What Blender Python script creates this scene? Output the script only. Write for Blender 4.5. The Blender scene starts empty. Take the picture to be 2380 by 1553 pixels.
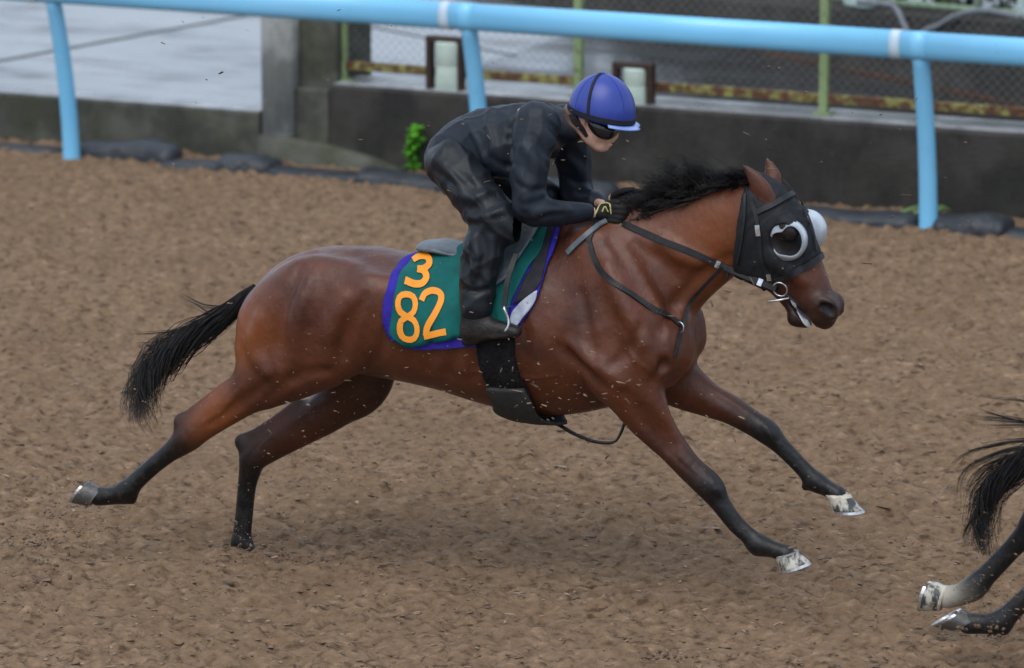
import bpy, math, random
import numpy as np
from mathutils import Vector

# ------------------------------------------------------------------ camera, world, sun, exposure
SC = bpy.context.scene
COL = SC.collection
PITCH = math.radians(12.0); CAM_H = 4.609; FOC = 10730.5      # focal length in picture units (2380 wide)
cam_data = bpy.data.cameras.new('camera')
cam = bpy.data.objects.new('camera', cam_data); COL.objects.link(cam)
cam.location = (0, 0, CAM_H); cam.rotation_euler = (math.pi/2 - PITCH, 0, 0)
cam_data.sensor_width = 36.0; cam_data.lens = FOC/2380.0*36.0
cam_data.clip_end = 2000.0; cam_data.clip_start = 0.5
cam_data.dof.use_dof = True; cam_data.dof.focus_distance = 17.45; cam_data.dof.aperture_fstop = 2.8
SC.camera = cam

SUN_EL = math.radians(58); SUN_AZ = math.radians(200)
world = bpy.data.worlds.new('World'); SC.world = world; world.use_nodes = True
wn = world.node_tree.nodes; wl = world.node_tree.links; wn.clear()
w_out = wn.new('ShaderNodeOutputWorld'); w_bg = wn.new('ShaderNodeBackground')
w_sky = wn.new('ShaderNodeTexSky'); w_sky.sky_type = 'NISHITA'; w_sky.sun_disc = False
w_sky.sun_elevation = SUN_EL; w_sky.sun_rotation = SUN_AZ
w_sky.air_density = 1.0; w_sky.dust_density = 4.0; w_sky.ozone_density = 1.0
w_hs = wn.new('ShaderNodeHueSaturation'); w_hs.inputs['Saturation'].default_value = 0.40
w_mix = wn.new('ShaderNodeMixRGB'); w_mix.inputs[0].default_value = 0.65
w_mix.inputs[2].default_value = (6.1, 7.4, 9.2, 1)            # even overcast cloud
w_bg.inputs['Strength'].default_value = 0.115
wl.new(w_sky.outputs[0], w_hs.inputs['Color']); wl.new(w_hs.outputs[0], w_mix.inputs[1])
wl.new(w_mix.outputs[0], w_bg.inputs['Color']); wl.new(w_bg.outputs[0], w_out.inputs['Surface'])

sun_d = bpy.data.lights.new('sun', 'SUN'); sun_d.energy = 1.0; sun_d.angle = math.radians(50); sun_d.color = (1.0, 0.94, 0.86)
sun = bpy.data.objects.new('sun', sun_d); COL.objects.link(sun)
# sun stands behind and left of the camera: rotation_euler tilts it towards +Y
sun.rotation_euler = (math.pi/2 - SUN_EL, 0, math.radians(-20))
SC.view_settings.view_transform = 'Standard'; SC.view_settings.look = 'None'
SC.view_settings.exposure = 0.40; SC.view_settings.gamma = 1.0; SC.view_settings.use_curve_mapping = False

rng = np.random.default_rng(7); random.seed(7)

# ------------------------------------------------------------------ frames: real positions found from sight lines
CP, SP = math.cos(PITCH), math.sin(PITCH)
def ray(x, y):
    u = x - 1190.0; v = 776.5 - y
    return np.array([u, FOC*CP + v*SP, -FOC*SP + v*CP])
class Frame:
    """A running direction on the ground: s forward, l towards the viewer's side, z up."""
    def __init__(self, o, yaw):
        self.o = np.array(o, float); self.yaw = yaw
        self.F = np.array([math.cos(yaw), -math.sin(yaw), 0]); self.N = np.array([-math.sin(yaw), -math.cos(yaw), 0])
    def loc(self, P): d = np.asarray(P, float) - self.o; return np.stack([d@self.F, d@self.N, d[..., 2]], -1)
    def world(self, q): q = np.asarray(q, float); return self.o + q[..., 0:1]*self.F + q[..., 1:2]*self.N + q[..., 2:3]*np.array([0, 0, 1.0])
    def at(self, x, y, l=0.0):
        d = ray(x, y); c = np.array([0, 0, CAM_H])
        t = (l - (c - self.o)@self.N)/(d@self.N)
        return self.loc(c + t*d)
    def ground(self, x, y, z=0.0):
        d = ray(x, y); t = (z - CAM_H)/d[2]
        return self.loc(np.array([0, 0, CAM_H]) + t*d)
def ground_world(x, y, z=0.0):
    d = ray(x, y); t = (z - CAM_H)/d[2]; return np.array([0, 0, CAM_H]) + t*d
RAIL = Frame((-0.1662, 25.5109, 0), 0.4253)
HORSE = Frame(ground_world(1200, 1364), math.radians(20))
PX = 1.0/608.0                                                # metres per picture unit at the horse

# ------------------------------------------------------------------ materials
def new_mat(name):
    m = bpy.data.materials.new(name); m.use_nodes = True
    return m, m.node_tree.nodes, m.node_tree.links, m.node_tree.nodes['Principled BSDF']
def coords(n, l, scale=(1, 1, 1), which='Object'):
    tc = n.new('ShaderNodeTexCoord'); mp = n.new('ShaderNodeMapping'); mp.inputs['Scale'].default_value = scale
    l.new(tc.outputs[which], mp.inputs[0]); return mp.outputs[0]
def noise(n, l, vec, scale, detail=4, rough=.6):
    t = n.new('ShaderNodeTexNoise'); t.inputs['Scale'].default_value = scale; t.inputs['Detail'].default_value = detail
    t.inputs['Roughness'].default_value = rough; l.new(vec, t.inputs['Vector']); return t.outputs['Fac']
def ramp(n, l, fac, stops):
    r = n.new('ShaderNodeValToRGB'); e = r.color_ramp.elements
    while len(e) < len(stops): e.new(0.5)
    for i, (p, c) in enumerate(stops): e[i].position = p; e[i].color = (c[0], c[1], c[2], 1) if hasattr(c, '__len__') else (c, c, c, 1)
    l.new(fac, r.inputs[0]); return r.outputs[0]
def mixc(n, l, fac, a, b, mode='MIX'):
    m = n.new('ShaderNodeMixRGB'); m.blend_type = mode
    for i, v in ((0, fac), (1, a), (2, b)):
        if isinstance(v, (int, float)): m.inputs[i].default_value = v
        elif isinstance(v, tuple): m.inputs[i].default_value = (*v[:3], 1)
        else: l.new(v, m.inputs[i])
    return m.outputs[0]
def bump(n, l, h, strength, dist, b):
    m = n.new('ShaderNodeBump'); m.inputs['Strength'].default_value = strength; m.inputs['Distance'].default_value = dist
    l.new(h, m.inputs['Height']); l.new(m.outputs[0], b.inputs['Normal']); return m
def simple(name, c1, c2=None, scale=30, rough=.6, spec=.5, bstr=.2, bdist=.002, bscale=None, metal=0.0, coat=0.0, stretch=(1, 1, 1), stops=(.35, .65)):
    m, n, l, b = new_mat(name); v = coords(n, l, stretch)
    c2 = c2 or tuple(x*.75 for x in c1)
    l.new(ramp(n, l, noise(n, l, v, scale), [(stops[0], c1), (stops[1], c2)]), b.inputs['Base Color'])
    b.inputs['Roughness'].default_value = rough; b.inputs['Specular IOR Level'].default_value = spec
    b.inputs['Metallic'].default_value = metal; b.inputs['Coat Weight'].default_value = coat
    if bstr: bump(n, l, noise(n, l, v, bscale or scale*3), bstr, bdist, b)
    return m

def coat_mat(name, bay, bay2, black, rough=.42):
    m, n, l, b = new_mat(name); v = coords(n, l)
    at = n.new('ShaderNodeAttribute'); at.attribute_name = 'tone'
    base = mixc(n, l, ramp(n, l, noise(n, l, v, 5.5, 5), [(.35, 0.), (.68, 1.)]), bay, bay2)
    fine = noise(n, l, coords(n, l, (40, 160, 160)), 3.0, 3)
    base = mixc(n, l, .35, base, ramp(n, l, fine, [(.3, .45), (.7, 1.)]), 'MULTIPLY')
    blk = mixc(n, l, ramp(n, l, noise(n, l, v, 40, 5), [(.52, 0.), (.74, .55)]), black, (.050, .036, .026))
    sep = n.new('ShaderNodeSeparateColor'); l.new(at.outputs['Color'], sep.inputs[0])
    c = mixc(n, l, sep.outputs[0], base, blk)
    c = mixc(n, l, sep.outputs[1], c, (.62, .57, .47))
    c = mixc(n, l, sep.outputs[2], c, (.29, .083, .018))
    mud = n.new('ShaderNodeTexVoronoi'); mud.inputs['Scale'].default_value = 34; l.new(v, mud.inputs['Vector'])
    spk = ramp(n, l, mud.outputs['Distance'], [(.06, 1.), (.11, 0.)])
    spk = mixc(n, l, 1.0, spk, ramp(n, l, noise(n, l, v, 7, 2), [(.52, 0.), (.6, 1.)]), 'MULTIPLY')
    c = mixc(n, l, spk, c, (.26, .17, .10))
    l.new(c, b.inputs['Base Color'])
    l.new(ramp(n, l, noise(n, l, v, 9, 4), [(.3, rough-.08), (.7, rough+.14)]), b.inputs['Roughness'])
    b.inputs['Specular IOR Level'].default_value = .26
    b.inputs['Coat Weight'].default_value = .24
    l.new(ramp(n, l, noise(n, l, coords(n, l, (3, 5, 5)), 4.5, 6, .65), [(.35, .20), (.65, .50)]), b.inputs['Coat Roughness'])
    sinew = noise(n, l, coords(n, l, (1, 1, .7)), 11, 3, .5)
    b0 = n.new('ShaderNodeBump'); b0.inputs['Strength'].default_value = .5; b0.inputs['Distance'].default_value = .022; l.new(sinew, b0.inputs['Height'])
    bp = bump(n, l, fine, .22, .004, b); l.new(b0.outputs[0], bp.inputs['Normal']); l.new(bp.outputs[0], b.inputs['Coat Normal'])
    return m
M = {}
M['coat'] = coat_mat('bay_coat', (.128, .0375, .0155), (.062, .0185, .0090), (.0055, .0055, .0062), .40)
M['coat_dark'] = coat_mat('dark_coat', (.022, .016, .014), (.015, .012, .011), (.010, .010, .011))
M['hair'] = simple('black_hair', (.006, .006, .007), (.014, .012, .012), 60, .42, .4, 0)

# ------------------------------------------------------------------ mesh helpers
def link(o, parent=None, base=None):
    COL.objects.link(o)
    if parent: o.parent = parent
    return o
def tag(o, label=None, cat=None, group=None, kind=None):
    for k, v in (('label', label), ('category', cat), ('group', group), ('kind', kind)):
        if v: o[k] = v
    return o
def thing(name, frame, base, label, cat, group=None):
    o = bpy.data.objects.new(name, None); COL.objects.link(o); o.empty_display_size = .2
    o.location = frame.world(np.array(base, float)); o.rotation_euler = (0, 0, -frame.yaw)
    o['_b'] = [float(x) for x in base]
    tag(o, label, cat, group); return o
def finish(name, verts, faces, mat, smooth=True):
    me = bpy.data.meshes.new(name)
    me.from_pydata([tuple(v) for v in verts], [], [tuple(f) for f in faces]) if not isinstance(faces, np.ndarray) else fast_mesh(me, verts, faces)
    if mat:
        for m in (mat if isinstance(mat, (list, tuple)) else [mat]): me.materials.append(m)
    if smooth: me.polygons.foreach_set('use_smooth', [True]*len(me.polygons))
    me.update(); return me
def fast_mesh(me, verts, faces):
    k = faces.shape[1]; nv = len(verts); nf = len(faces)
    me.vertices.add(nv); me.vertices.foreach_set('co', np.asarray(verts, np.float32).ravel())
    me.loops.add(nf*k); me.loops.foreach_set('vertex_index', faces.astype(np.int32).ravel())
    me.polygons.add(nf); me.polygons.foreach_set('loop_start', np.arange(nf, dtype=np.int32)*k)
    me.polygons.foreach_set('loop_total', np.full(nf, k, np.int32)); me.update(calc_edges=True)
def fmesh(name, verts, faces, mat, parent=None, frame=None, smooth=True):
    """verts are (s,l,z) of a frame; the frame's l axis points to -Y of the parent's own space, so y = -l."""
    v = np.asarray(verts, float).copy()
    b = np.zeros(3)
    p = parent
    while p is not None and '_b' not in p.keys(): p = p.parent
    if p is not None: b = np.array(p['_b'])
    q = v - b; q[:, 1] *= -1
    if isinstance(faces, np.ndarray): f = faces[:, ::-1]
    else: f = [tuple(reversed(x)) for x in faces]
    me = finish(name, q, f, mat, smooth)
    o = bpy.data.objects.new(name, me); COL.objects.link(o)
    if parent: o.parent = parent
    elif frame is not None:
        o.location = frame.o; o.rotation_euler = (0, 0, -frame.yaw)
    return o
def wmesh(name, verts, faces, mat, parent=None, smooth=False):
    me = finish(name, verts, faces, mat, smooth); o = bpy.data.objects.new(name, me); COL.objects.link(o)
    if parent: o.parent = parent
    return o

# ------------------------------------------------------------------ implicit-surface modelling
def cat_rom(N, m=4):
    N = np.asarray(N, float); n = len(N)
    if n < 3: return N
    Pn = np.vstack([2*N[0]-N[1], N, 2*N[-1]-N[-2]]); out = []
    for i in range(n-1):
        p0, p1, p2, p3 = Pn[i:i+4]
        for j in range(m):
            t = j/m
            out.append(.5*((2*p1)+(-p0+p2)*t+(2*p0-5*p1+4*p2-p3)*t*t+(-p0+3*p1-3*p2+p3)*t**3))
    out.append(N[-1]); return np.array(out)
def seg_d(P, a, b):
    """P (...,3); a,b = s,l,z,r,w"""
    wm = .5*(a[4]+b[4]); sc = np.array([1, 1/(wm*wm), 1])
    ba = b[:3]-a[:3]; L2 = (ba*sc)@ba + 1e-9
    pa = P - a[:3]
    t = np.clip((pa@(ba*sc))/L2, 0, 1)
    q = pa - t[..., None]*ba
    w = a[4] + t*(b[4]-a[4]); r = a[3] + t*(b[3]-a[3])
    d = np.sqrt(q[..., 0]**2 + (q[..., 1]/w)**2 + q[..., 2]**2)
    return (d - r)*np.minimum(w, 1.0)
class Solid:
    def __init__(self, lo, hi, h):
        self.lo = np.array(lo, float); self.h = h
        self.n = np.ceil((np.array(hi)-self.lo)/h).astype(int)+1
        self.F = np.full(self.n, 0.5, np.float32); self.parts = []
    def _box(self, lo, hi):
        a = np.clip(np.floor((lo-self.lo)/self.h).astype(int), 0, self.n-1); b = np.clip(np.ceil((hi-self.lo)/self.h).astype(int)+1, 1, self.n)
        return a, b
    def _grid(self, a, b):
        ax = [self.lo[i]+np.arange(a[i], b[i])*self.h for i in range(3)]
        return np.stack(np.meshgrid(*ax, indexing='ij'), -1)
    def chain_field(self, N, pad):
        rw = N[:, 3]*np.maximum(1, N[:, 4])
        lo = (N[:, :3]-rw[:, None]).min(0)-pad; hi = (N[:, :3]+rw[:, None]).max(0)+pad
        A, B = self._box(lo, hi)
        if np.any(B <= A): return A, B, None
        T = np.full(B-A, 9.0, np.float32)
        for i in range(len(N)-1):
            r2 = max(rw[i], rw[i+1])
            l2 = np.minimum(N[i, :3], N[i+1, :3])-r2-pad; h2 = np.maximum(N[i, :3], N[i+1, :3])+r2+pad
            a, b = self._box(l2, h2); a = np.maximum(a, A); b = np.minimum(b, B)
            if np.any(b <= a): continue
            d = seg_d(self._grid(a, b), N[i], N[i+1]).astype(np.float32)
            sl = tuple(slice(a[j]-A[j], b[j]-A[j]) for j in range(3))
            T[sl] = np.minimum(T[sl], d)
        return A, B, T
    def add(self, N, k=.03, tone=None, m=4):
        N = cat_rom(N, m)
        self.parts.append((N, tone))
        A, B, T = self.chain_field(N, k*1.2+.03)
        if T is None: return
        sl = tuple(slice(A[j], B[j]) for j in range(3)); D = self.F[sl]
        h = np.maximum(k-np.abs(D-T), 0)/k
        self.F[sl] = np.minimum(D, T) - h*h*k*.25
    def sub(self, N, k=.02, m=4):
        N = cat_rom(N, m); A, B, T = self.chain_field(N, k*1.2+.03)
        if T is None: return
        sl = tuple(slice(A[j], B[j]) for j in range(3)); D = self.F[sl]; T = -T
        h = np.maximum(k-np.abs(D-T), 0)/k
        self.F[sl] = np.maximum(D, T) + h*h*k*.25
    def sample(self, P):
        g = (np.asarray(P)-self.lo)/self.h
        i = np.clip(np.floor(g).astype(int), 0, self.n-2); f = np.clip(g-i, 0, 1)
        x, y, z = i[..., 0], i[..., 1], i[..., 2]; fx, fy, fz = f[..., 0], f[..., 1], f[..., 2]; F = self.F
        c = lambda a, b2, d: F[x+a, y+b2, z+d]
        return (((c(0,0,0)*(1-fx)+c(1,0,0)*fx)*(1-fy)+(c(0,1,0)*(1-fx)+c(1,1,0)*fx)*fy)*(1-fz)
              + ((c(0,0,1)*(1-fx)+c(1,0,1)*fx)*(1-fy)+(c(0,1,1)*(1-fx)+c(1,1,1)*fx)*fy)*fz)
    def normal(self, P, e=.012):
        P = np.asarray(P, float); g = np.stack([self.sample(P+np.eye(3)[i]*e)-self.sample(P-np.eye(3)[i]*e) for i in range(3)], -1)
        return g/(np.linalg.norm(g, axis=-1, keepdims=True)+1e-9)
    def march(self, O, D, tmax, steps=260):
        """first hit of rays O+tD (arrays)"""
        ts = np.linspace(0, tmax, steps)
        V = np.stack([self.sample(O+D*t) for t in ts], 0)
        inside = V < 0; hit = inside.argmax(0); ok = inside.any(0)
        i1 = np.maximum(hit, 1); idx = np.arange(V.shape[1])
        v0 = V[i1-1, idx]; v1 = V[i1, idx]; t = ts[i1-1] + (ts[i1]-ts[i1-1])*np.clip(v0/(v0-v1+1e-9), 0, 1)
        t = np.where(ok, t, V.argmin(0)*(tmax/(steps-1)))
        return O + D*t[:, None], ok
    def mesh(self, smooth=2):
        F = self.F; n = self.n
        S = F < 0
        cnt = np.zeros(n-1, np.int8)
        offs = [(i, j, k) for i in (0, 1) for j in (0, 1) for k in (0, 1)]
        for i, j, k in offs: cnt += S[i:n[0]-1+i, j:n[1]-1+j, k:n[2]-1+k]
        act = (cnt > 0) & (cnt < 8); cells = np.argwhere(act)
        vid = np.full(n-1, -1, np.int64); vid[act] = np.arange(len(cells))
        acc = np.zeros((len(cells), 3)); c2 = np.zeros(len(cells))
        corner = {o: F[cells[:, 0]+o[0], cells[:, 1]+o[1], cells[:, 2]+o[2]].astype(float) for o in offs}
        for o in offs:
            for ax in range(3):
                if o[ax]: continue
                q = list(o); q[ax] = 1; q = tuple(q)
                a, b = corner[o], corner[q]; mk = (a < 0) != (b < 0)
                t = np.where(mk, a/np.where(mk, a-b, 1), 0)
                p = np.tile(np.array(o, float), (len(cells), 1)); p[:, ax] += t
                acc[mk] += p[mk]; c2[mk] += 1
        V = self.lo + (cells + acc/c2[:, None])*self.h
        faces = []
        for ax in range(3):
            u, w = (ax+1) % 3, (ax+2) % 3
            sl0 = [slice(1, -1)]*3; sl0[ax] = slice(0, -1); sl1 = [slice(1, -1)]*3; sl1[ax] = slice(1, None)
            a, b = S[tuple(sl0)], S[tuple(sl1)]
            for flip, mk in ((False, a & ~b), (True, ~a & b)):
                e = np.argwhere(mk)
                if not len(e): continue
                e = e + np.array([0 if i == ax else 1 for i in range(3)])
                du = np.zeros(3, int); du[u] = 1; dw = np.zeros(3, int); dw[w] = 1
                g = lambda c: vid[c[:, 0], c[:, 1], c[:, 2]]
                q = np.stack([g(e-du-dw), g(e-dw), g(e), g(e-du)], 1)
                faces.append(q[:, ::-1] if flip else q)
        Q = np.vstack(faces); Q = Q[(Q >= 0).all(1)]
        if smooth:
            E = np.vstack([Q[:, [0, 1]], Q[:, [1, 2]], Q[:, [2, 3]], Q[:, [3, 0]]])
            for _ in range(smooth):
                acc = np.stack([np.bincount(E[:, 0], V[E[:, 1], i], len(V)) + np.bincount(E[:, 1], V[E[:, 0], i], len(V)) for i in range(3)], 1)
                c = np.bincount(E[:, 0], minlength=len(V)) + np.bincount(E[:, 1], minlength=len(V))
                V = V*.5 + .5*acc/np.maximum(c, 1)[:, None]
        return V, Q
    def tones(self, V, default=(0, 0, 0), fall=.012):
        W = np.zeros(len(V)); C = np.zeros((len(V), 3))
        for N, tone in self.parts:
            if tone is None: continue
            tn = np.asarray(tone, float)
            if tn.ndim == 1: tn = np.tile(tn, (2, 1))
            # tone is given at original nodes, spread along the resampled chain
            xs = np.linspace(0, 1, len(tn)); tt = np.stack([np.interp(np.linspace(0, 1, len(N)), xs, tn[:, i]) for i in range(3)], 1)
            rw = (N[:, 3]*np.maximum(1, N[:, 4])).max()+.08
            sel = np.where(((V > N[:, :3].min(0)-rw) & (V < N[:, :3].max(0)+rw)).all(1))[0]
            if not len(sel): continue
            Pv = V[sel]
            for i in range(len(N)-1):
                d = seg_d(Pv, N[i], N[i+1])
                ba = N[i+1, :3]-N[i, :3]; t = np.clip(((Pv-N[i, :3])@ba)/(ba@ba+1e-9), 0, 1)
                w = np.exp(-np.clip(d, 0, 1)/fall); W[sel] += w; C[sel] += w[:, None]*(tt[i]+t[:, None]*(tt[i+1]-tt[i]))
        return C/np.maximum(W, 1e-6)[:, None]
def put_tone(o, C):
    a = o.data.color_attributes.new('tone', 'FLOAT_COLOR', 'POINT')
    a.data.foreach_set('color', np.hstack([C, np.ones((len(C), 1))]).astype(np.float32).ravel())

# ------------------------------------------------------------------ line helpers
def resample(a, n):
    a = np.asarray(a, float); d = np.r_[0, np.cumsum(np.linalg.norm(np.diff(a, axis=0), axis=1))]
    return np.stack([np.interp(np.linspace(0, d[-1], n), d, a[:, i]) for i in range(a.shape[1])], 1)
def smooth_line(a, n=None, m=6):
    c = cat_rom(np.asarray(a, float), m); return resample(c, n or len(c))
def grid_faces(nr, nc):
    i = np.arange(nr-1)[:, None]*nc + np.arange(nc-1)[None]; i = i.ravel()
    return np.stack([i, i+1, i+nc+1, i+nc], 1)
def ribbon(name, P, N, width, thick, mat, parent, smooth=True):
    """flat strap along points P with face normals N"""
    P = np.asarray(P, float); N = np.asarray(N, float)
    T = np.gradient(P, axis=0); T /= np.linalg.norm(T, axis=1)[:, None]+1e-9
    B = np.cross(T, N); B /= np.linalg.norm(B, axis=1)[:, None]+1e-9
    N = np.cross(B, T)
    w = np.broadcast_to(np.asarray(width, float), (len(P),))[:, None]*.5; h = thick*.5
    V = np.stack([P-B*w-N*h, P+B*w-N*h, P+B*w*.9+N*h, P-B*w*.9+N*h], 1).reshape(-1, 3)
    F = []
    for i in range(len(P)-1):
        for k in range(4): F.append((i*4+k, i*4+(k+1) % 4, i*4+4+(k+1) % 4, i*4+4+k))
    F.append((3, 2, 1, 0)); e = (len(P)-1)*4; F.append((e, e+1, e+2, e+3))
    return fmesh(name, V, F, mat, parent, smooth=False)
def tube(name, P, r, mat, parent, n=8, closed=False, cap=True, flat=1.0):
    P = np.asarray(P, float); m = len(P); r = np.broadcast_to(np.asarray(r, float), (m,))
    T = np.gradient(P, axis=0) if not closed else np.roll(P, -1, 0)-np.roll(P, 1, 0)
    T /= np.linalg.norm(T, axis=1)[:, None]+1e-9
    up = np.array([0, 1., .02]); B = np.cross(T, up); B /= np.linalg.norm(B, axis=1)[:, None]+1e-9; N = np.cross(B, T)
    a = np.linspace(0, 2*np.pi, n, endpoint=False)
    V = (P[:, None]+r[:, None, None]*(np.cos(a)[None, :, None]*B[:, None]+flat*np.sin(a)[None, :, None]*N[:, None])).reshape(-1, 3)
    F = []
    for i in range(m if closed else m-1):
        i2 = (i+1) % m
        for k in range(n): F.append((i*n+k, i*n+(k+1) % n, i2*n+(k+1) % n, i2*n+k))
    if not closed and cap: F.append(tuple(range(n))[::-1]); F.append(tuple((m-1)*n+k for k in range(n)))
    return fmesh(name, V, F, mat, parent)

# ------------------------------------------------------------------ the setting: track, walls, pavement
def field(nx, ny, h, lo, hi, seed, aniso=1.0):
    """band-limited random relief on a grid: feature sizes lo..hi metres"""
    g = np.random.default_rng(seed); W = np.fft.rfft2(g.standard_normal((nx, ny)))
    kx = np.fft.fftfreq(nx, h)[:, None]*aniso; ky = np.fft.rfftfreq(ny, h)[None]; k = np.sqrt(kx**2+ky**2)+1e-6
    A = np.exp(-(np.log(k*math.sqrt(lo*hi))/math.log(hi/lo)*2.2)**2); f = np.fft.irfft2(W*A, (nx, ny)); return f/f.std()
def chip_mat():
    m, n, l, b = new_mat('wood_chip_track'); v = coords(n, l, (1, 1, 1))
    a = ramp(n, l, noise(n, l, coords(n, l, (.5, 1, 1)), 30, 6, .60), [(.33, (.060, .036, .0200)), (.44, (.168, .108, .065)), (.60, (.228, .150, .092)), (.72, (.32, .222, .142))])
    c = mixc(n, l, ramp(n, l, noise(n, l, v, 1.6, 4), [(.35, 0.), (.7, .5)]), a, (.138, .086, .050))
    c = mixc(n, l, ramp(n, l, noise(n, l, v, 9, 4), [(.60, 0.), (.75, .30)]), c, (.30, .165, .09))
    l.new(c, b.inputs['Base Color']); b.inputs['Roughness'].default_value = .85; b.inputs['Specular IOR Level'].default_value = .25
    bump(n, l, noise(n, l, v, 60, 4, .6), .6, .010, b); return m
M['track'] = chip_mat()
TX0, TX1, TY0, TY1, TH = -3.5, 3.5, 14.6, 27.6, .0132
_nx = int((TX1-TX0)/TH)+1; _ny = int((TY1-TY0)/TH)+1
TRACK_Z = .0075*field(_nx, _ny, TH, .05, .13, 1, 2.0) + .007*field(_nx, _ny, TH, .2, .6, 2, 1.5) + .0070*field(_nx, _ny, TH, .028, .06, 3, 1.9)
def hoofprints():
    g = np.random.default_rng(77)
    for _ in range(210):
        x = g.uniform(-3, 3); y = g.uniform(15, 25.5); i = int((x-TX0)/TH); j = int((y-TY0)/TH); r = int(.16/TH)
        a, b_ = max(i-r, 0), max(j-r, 0); I, J_ = np.meshgrid(np.arange(a, min(i+r, _nx)), np.arange(b_, min(j+r, _ny)), indexing='ij')
        u = (I-i)*TH/1.25; w = (J_-j)*TH; d = np.sqrt(u*u+w*w); dp = g.uniform(.012, .030)
        TRACK_Z[I, J_] += -dp*np.exp(-(d/.05)**4)+dp*.55*np.exp(-((d-.075)/.025)**2)*(.6+.4*np.sign(u))
hoofprints()
_w = np.minimum(np.minimum(np.arange(_nx)[:, None], _nx-1-np.arange(_nx)[:, None]), np.minimum(np.arange(_ny)[None], _ny-1-np.arange(_ny)[None]))
TRACK_Z = TRACK_Z*np.clip(_w/12, 0, 1)
def track_height(x, y):
    i = np.clip(((x-TX0)/TH).astype(int), 0, _nx-1); j = np.clip(((y-TY0)/TH).astype(int), 0, _ny-1); return TRACK_Z[i, j]
def make_track():
    X, Y = np.meshgrid(TX0+np.arange(_nx)*TH, TY0+np.arange(_ny)*TH, indexing='ij')
    V = np.stack([X, Y, TRACK_Z], -1).reshape(-1, 3); F = grid_faces_np(_nx, _ny)[:, ::-1]
    k = len(V); xe, ye = X[-1, 0], Y[0, -1]
    tag(wmesh('track', V, F, M['track'], smooth=True), kind='structure')
    B = 400; q = [(-B,-B,0),(B,-B,0),(B,B,0),(-B,B,0),(TX0,TY0,0),(xe,TY0,0),(xe,ye,0),(TX0,ye,0)]
    tag(wmesh('ground', q, [(0,1,5,4),(1,2,6,5),(2,3,7,6),(3,0,4,7)], M['track']), kind='structure')
def grid_faces_np(nr, nc):
    i = (np.arange(nr-1)[:, None]*nc + np.arange(nc-1)[None]).ravel(); return np.stack([i, i+1, i+nc+1, i+nc], 1)
make_track()
def chip_mesh(name, pos, size, rotz, tilt, seed, mat, label):
    g = np.random.default_rng(seed); n = len(pos)
    L = size[:, 0]; W = size[:, 1]; H = size[:, 2]
    c = np.array([[-1,-.6,-1],[1,-1,-1],[.8,1,-1],[-.9,.8,-1],[-1,-.6,1],[1,-1,1],[.8,1,1],[-.9,.8,1]], float)*.5
    c = c[None] + g.normal(0, .10, (n, 8, 3)); c *= np.stack([L, W, H], 1)[:, None]
    cz, sz = np.cos(rotz), np.sin(rotz); ct, st = np.cos(tilt), np.sin(tilt)
    x, y, z = c[..., 0], c[..., 1], c[..., 2]
    x2 = x*ct[:, None]-z*st[:, None]; z2 = x*st[:, None]+z*ct[:, None]
    a2 = g.uniform(-.25, .25, n) if name == 'wood_chips' else g.uniform(-.7, .7, n); y2 = y*np.cos(a2)[:, None]-z2*np.sin(a2)[:, None]; z3 = y*np.sin(a2)[:, None]+z2*np.cos(a2)[:, None]
    X = x2*cz[:, None]-y2*sz[:, None]; Y = x2*sz[:, None]+y2*cz[:, None]
    V = (np.stack([X, Y, z3], -1)+pos[:, None]).reshape(-1, 3)
    f = np.array([[3,2,1,0],[4,5,6,7],[0,1,5,4],[1,2,6,5],[2,3,7,6],[3,0,4,7]]); F = (np.arange(n)[:, None, None]*8+f[None]).reshape(-1, 4)
    o = wmesh(name, V, F, mat); tag(o, label, None, None, 'stuff')
    t = g.uniform(0, 1, n); put_tone_flat(o, np.repeat(t, 8)); return o
def put_tone_flat(o, t):
    a = o.data.color_attributes.new('tone', 'FLOAT_COLOR', 'POINT'); a.data.foreach_set('color', np.stack([t, t, t, np.ones_like(t)], 1).astype(np.float32).ravel())
def chip_piece_mat(name, stops, rough=.75):
    m, n, l, b = new_mat(name); at = n.new('ShaderNodeAttribute'); at.attribute_name = 'tone'
    c = ramp(n, l, at.outputs['Fac'], stops); c = mixc(n, l, .4, c, ramp(n, l, noise(n, l, coords(n, l), 60), [(.3, .5), (.7, 1.)]), 'MULTIPLY')
    l.new(c, b.inputs['Base Color']); b.inputs['Roughness'].default_value = rough; return m
M['chips'] = chip_piece_mat('loose_chips', [(0., (.14, .088, .055)), (.3, (.18, .118, .075)), (.75, (.25, .165, .105)), (.96, (.36, .25, .165)), (1., (.45, .28, .14))])
M['chips_air'] = chip_piece_mat('flying_chips', [(0., (.09, .055, .034)), (.5, (.19, .11, .065)), (1., (.34, .215, .13))], .7)
def scatter_track():
    g = np.random.default_rng(11); n = 15000
    # nearer chips are sown more densely than far ones
    y = TY0+1.2+(26.4-TY0-1.2)*g.uniform(0, 1, n)**1.25; x = g.uniform(-1, 1, n)*(.115*y+.35)
    keep = (np.stack([x, y], 1)-RAIL.o[:2])@RAIL.N[:2] > -.40; x = x[keep]; y = y[keep]; n = len(x)
    z = track_height(x, y)+g.uniform(.000, .006, n)
    s_ = np.exp(g.normal(0, .45, n)); size = np.stack([.016*s_, .0062*s_*g.uniform(.7, 1.5, n), .002*np.ones(n)], 1)
    chip_mesh('wood_chips', np.stack([x, y, z], 1), size, -.3+g.normal(0, .6, n), g.normal(0, .12, n), 12, M['chips'], 'brown wood chips lying all over the track surface')
scatter_track()

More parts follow.
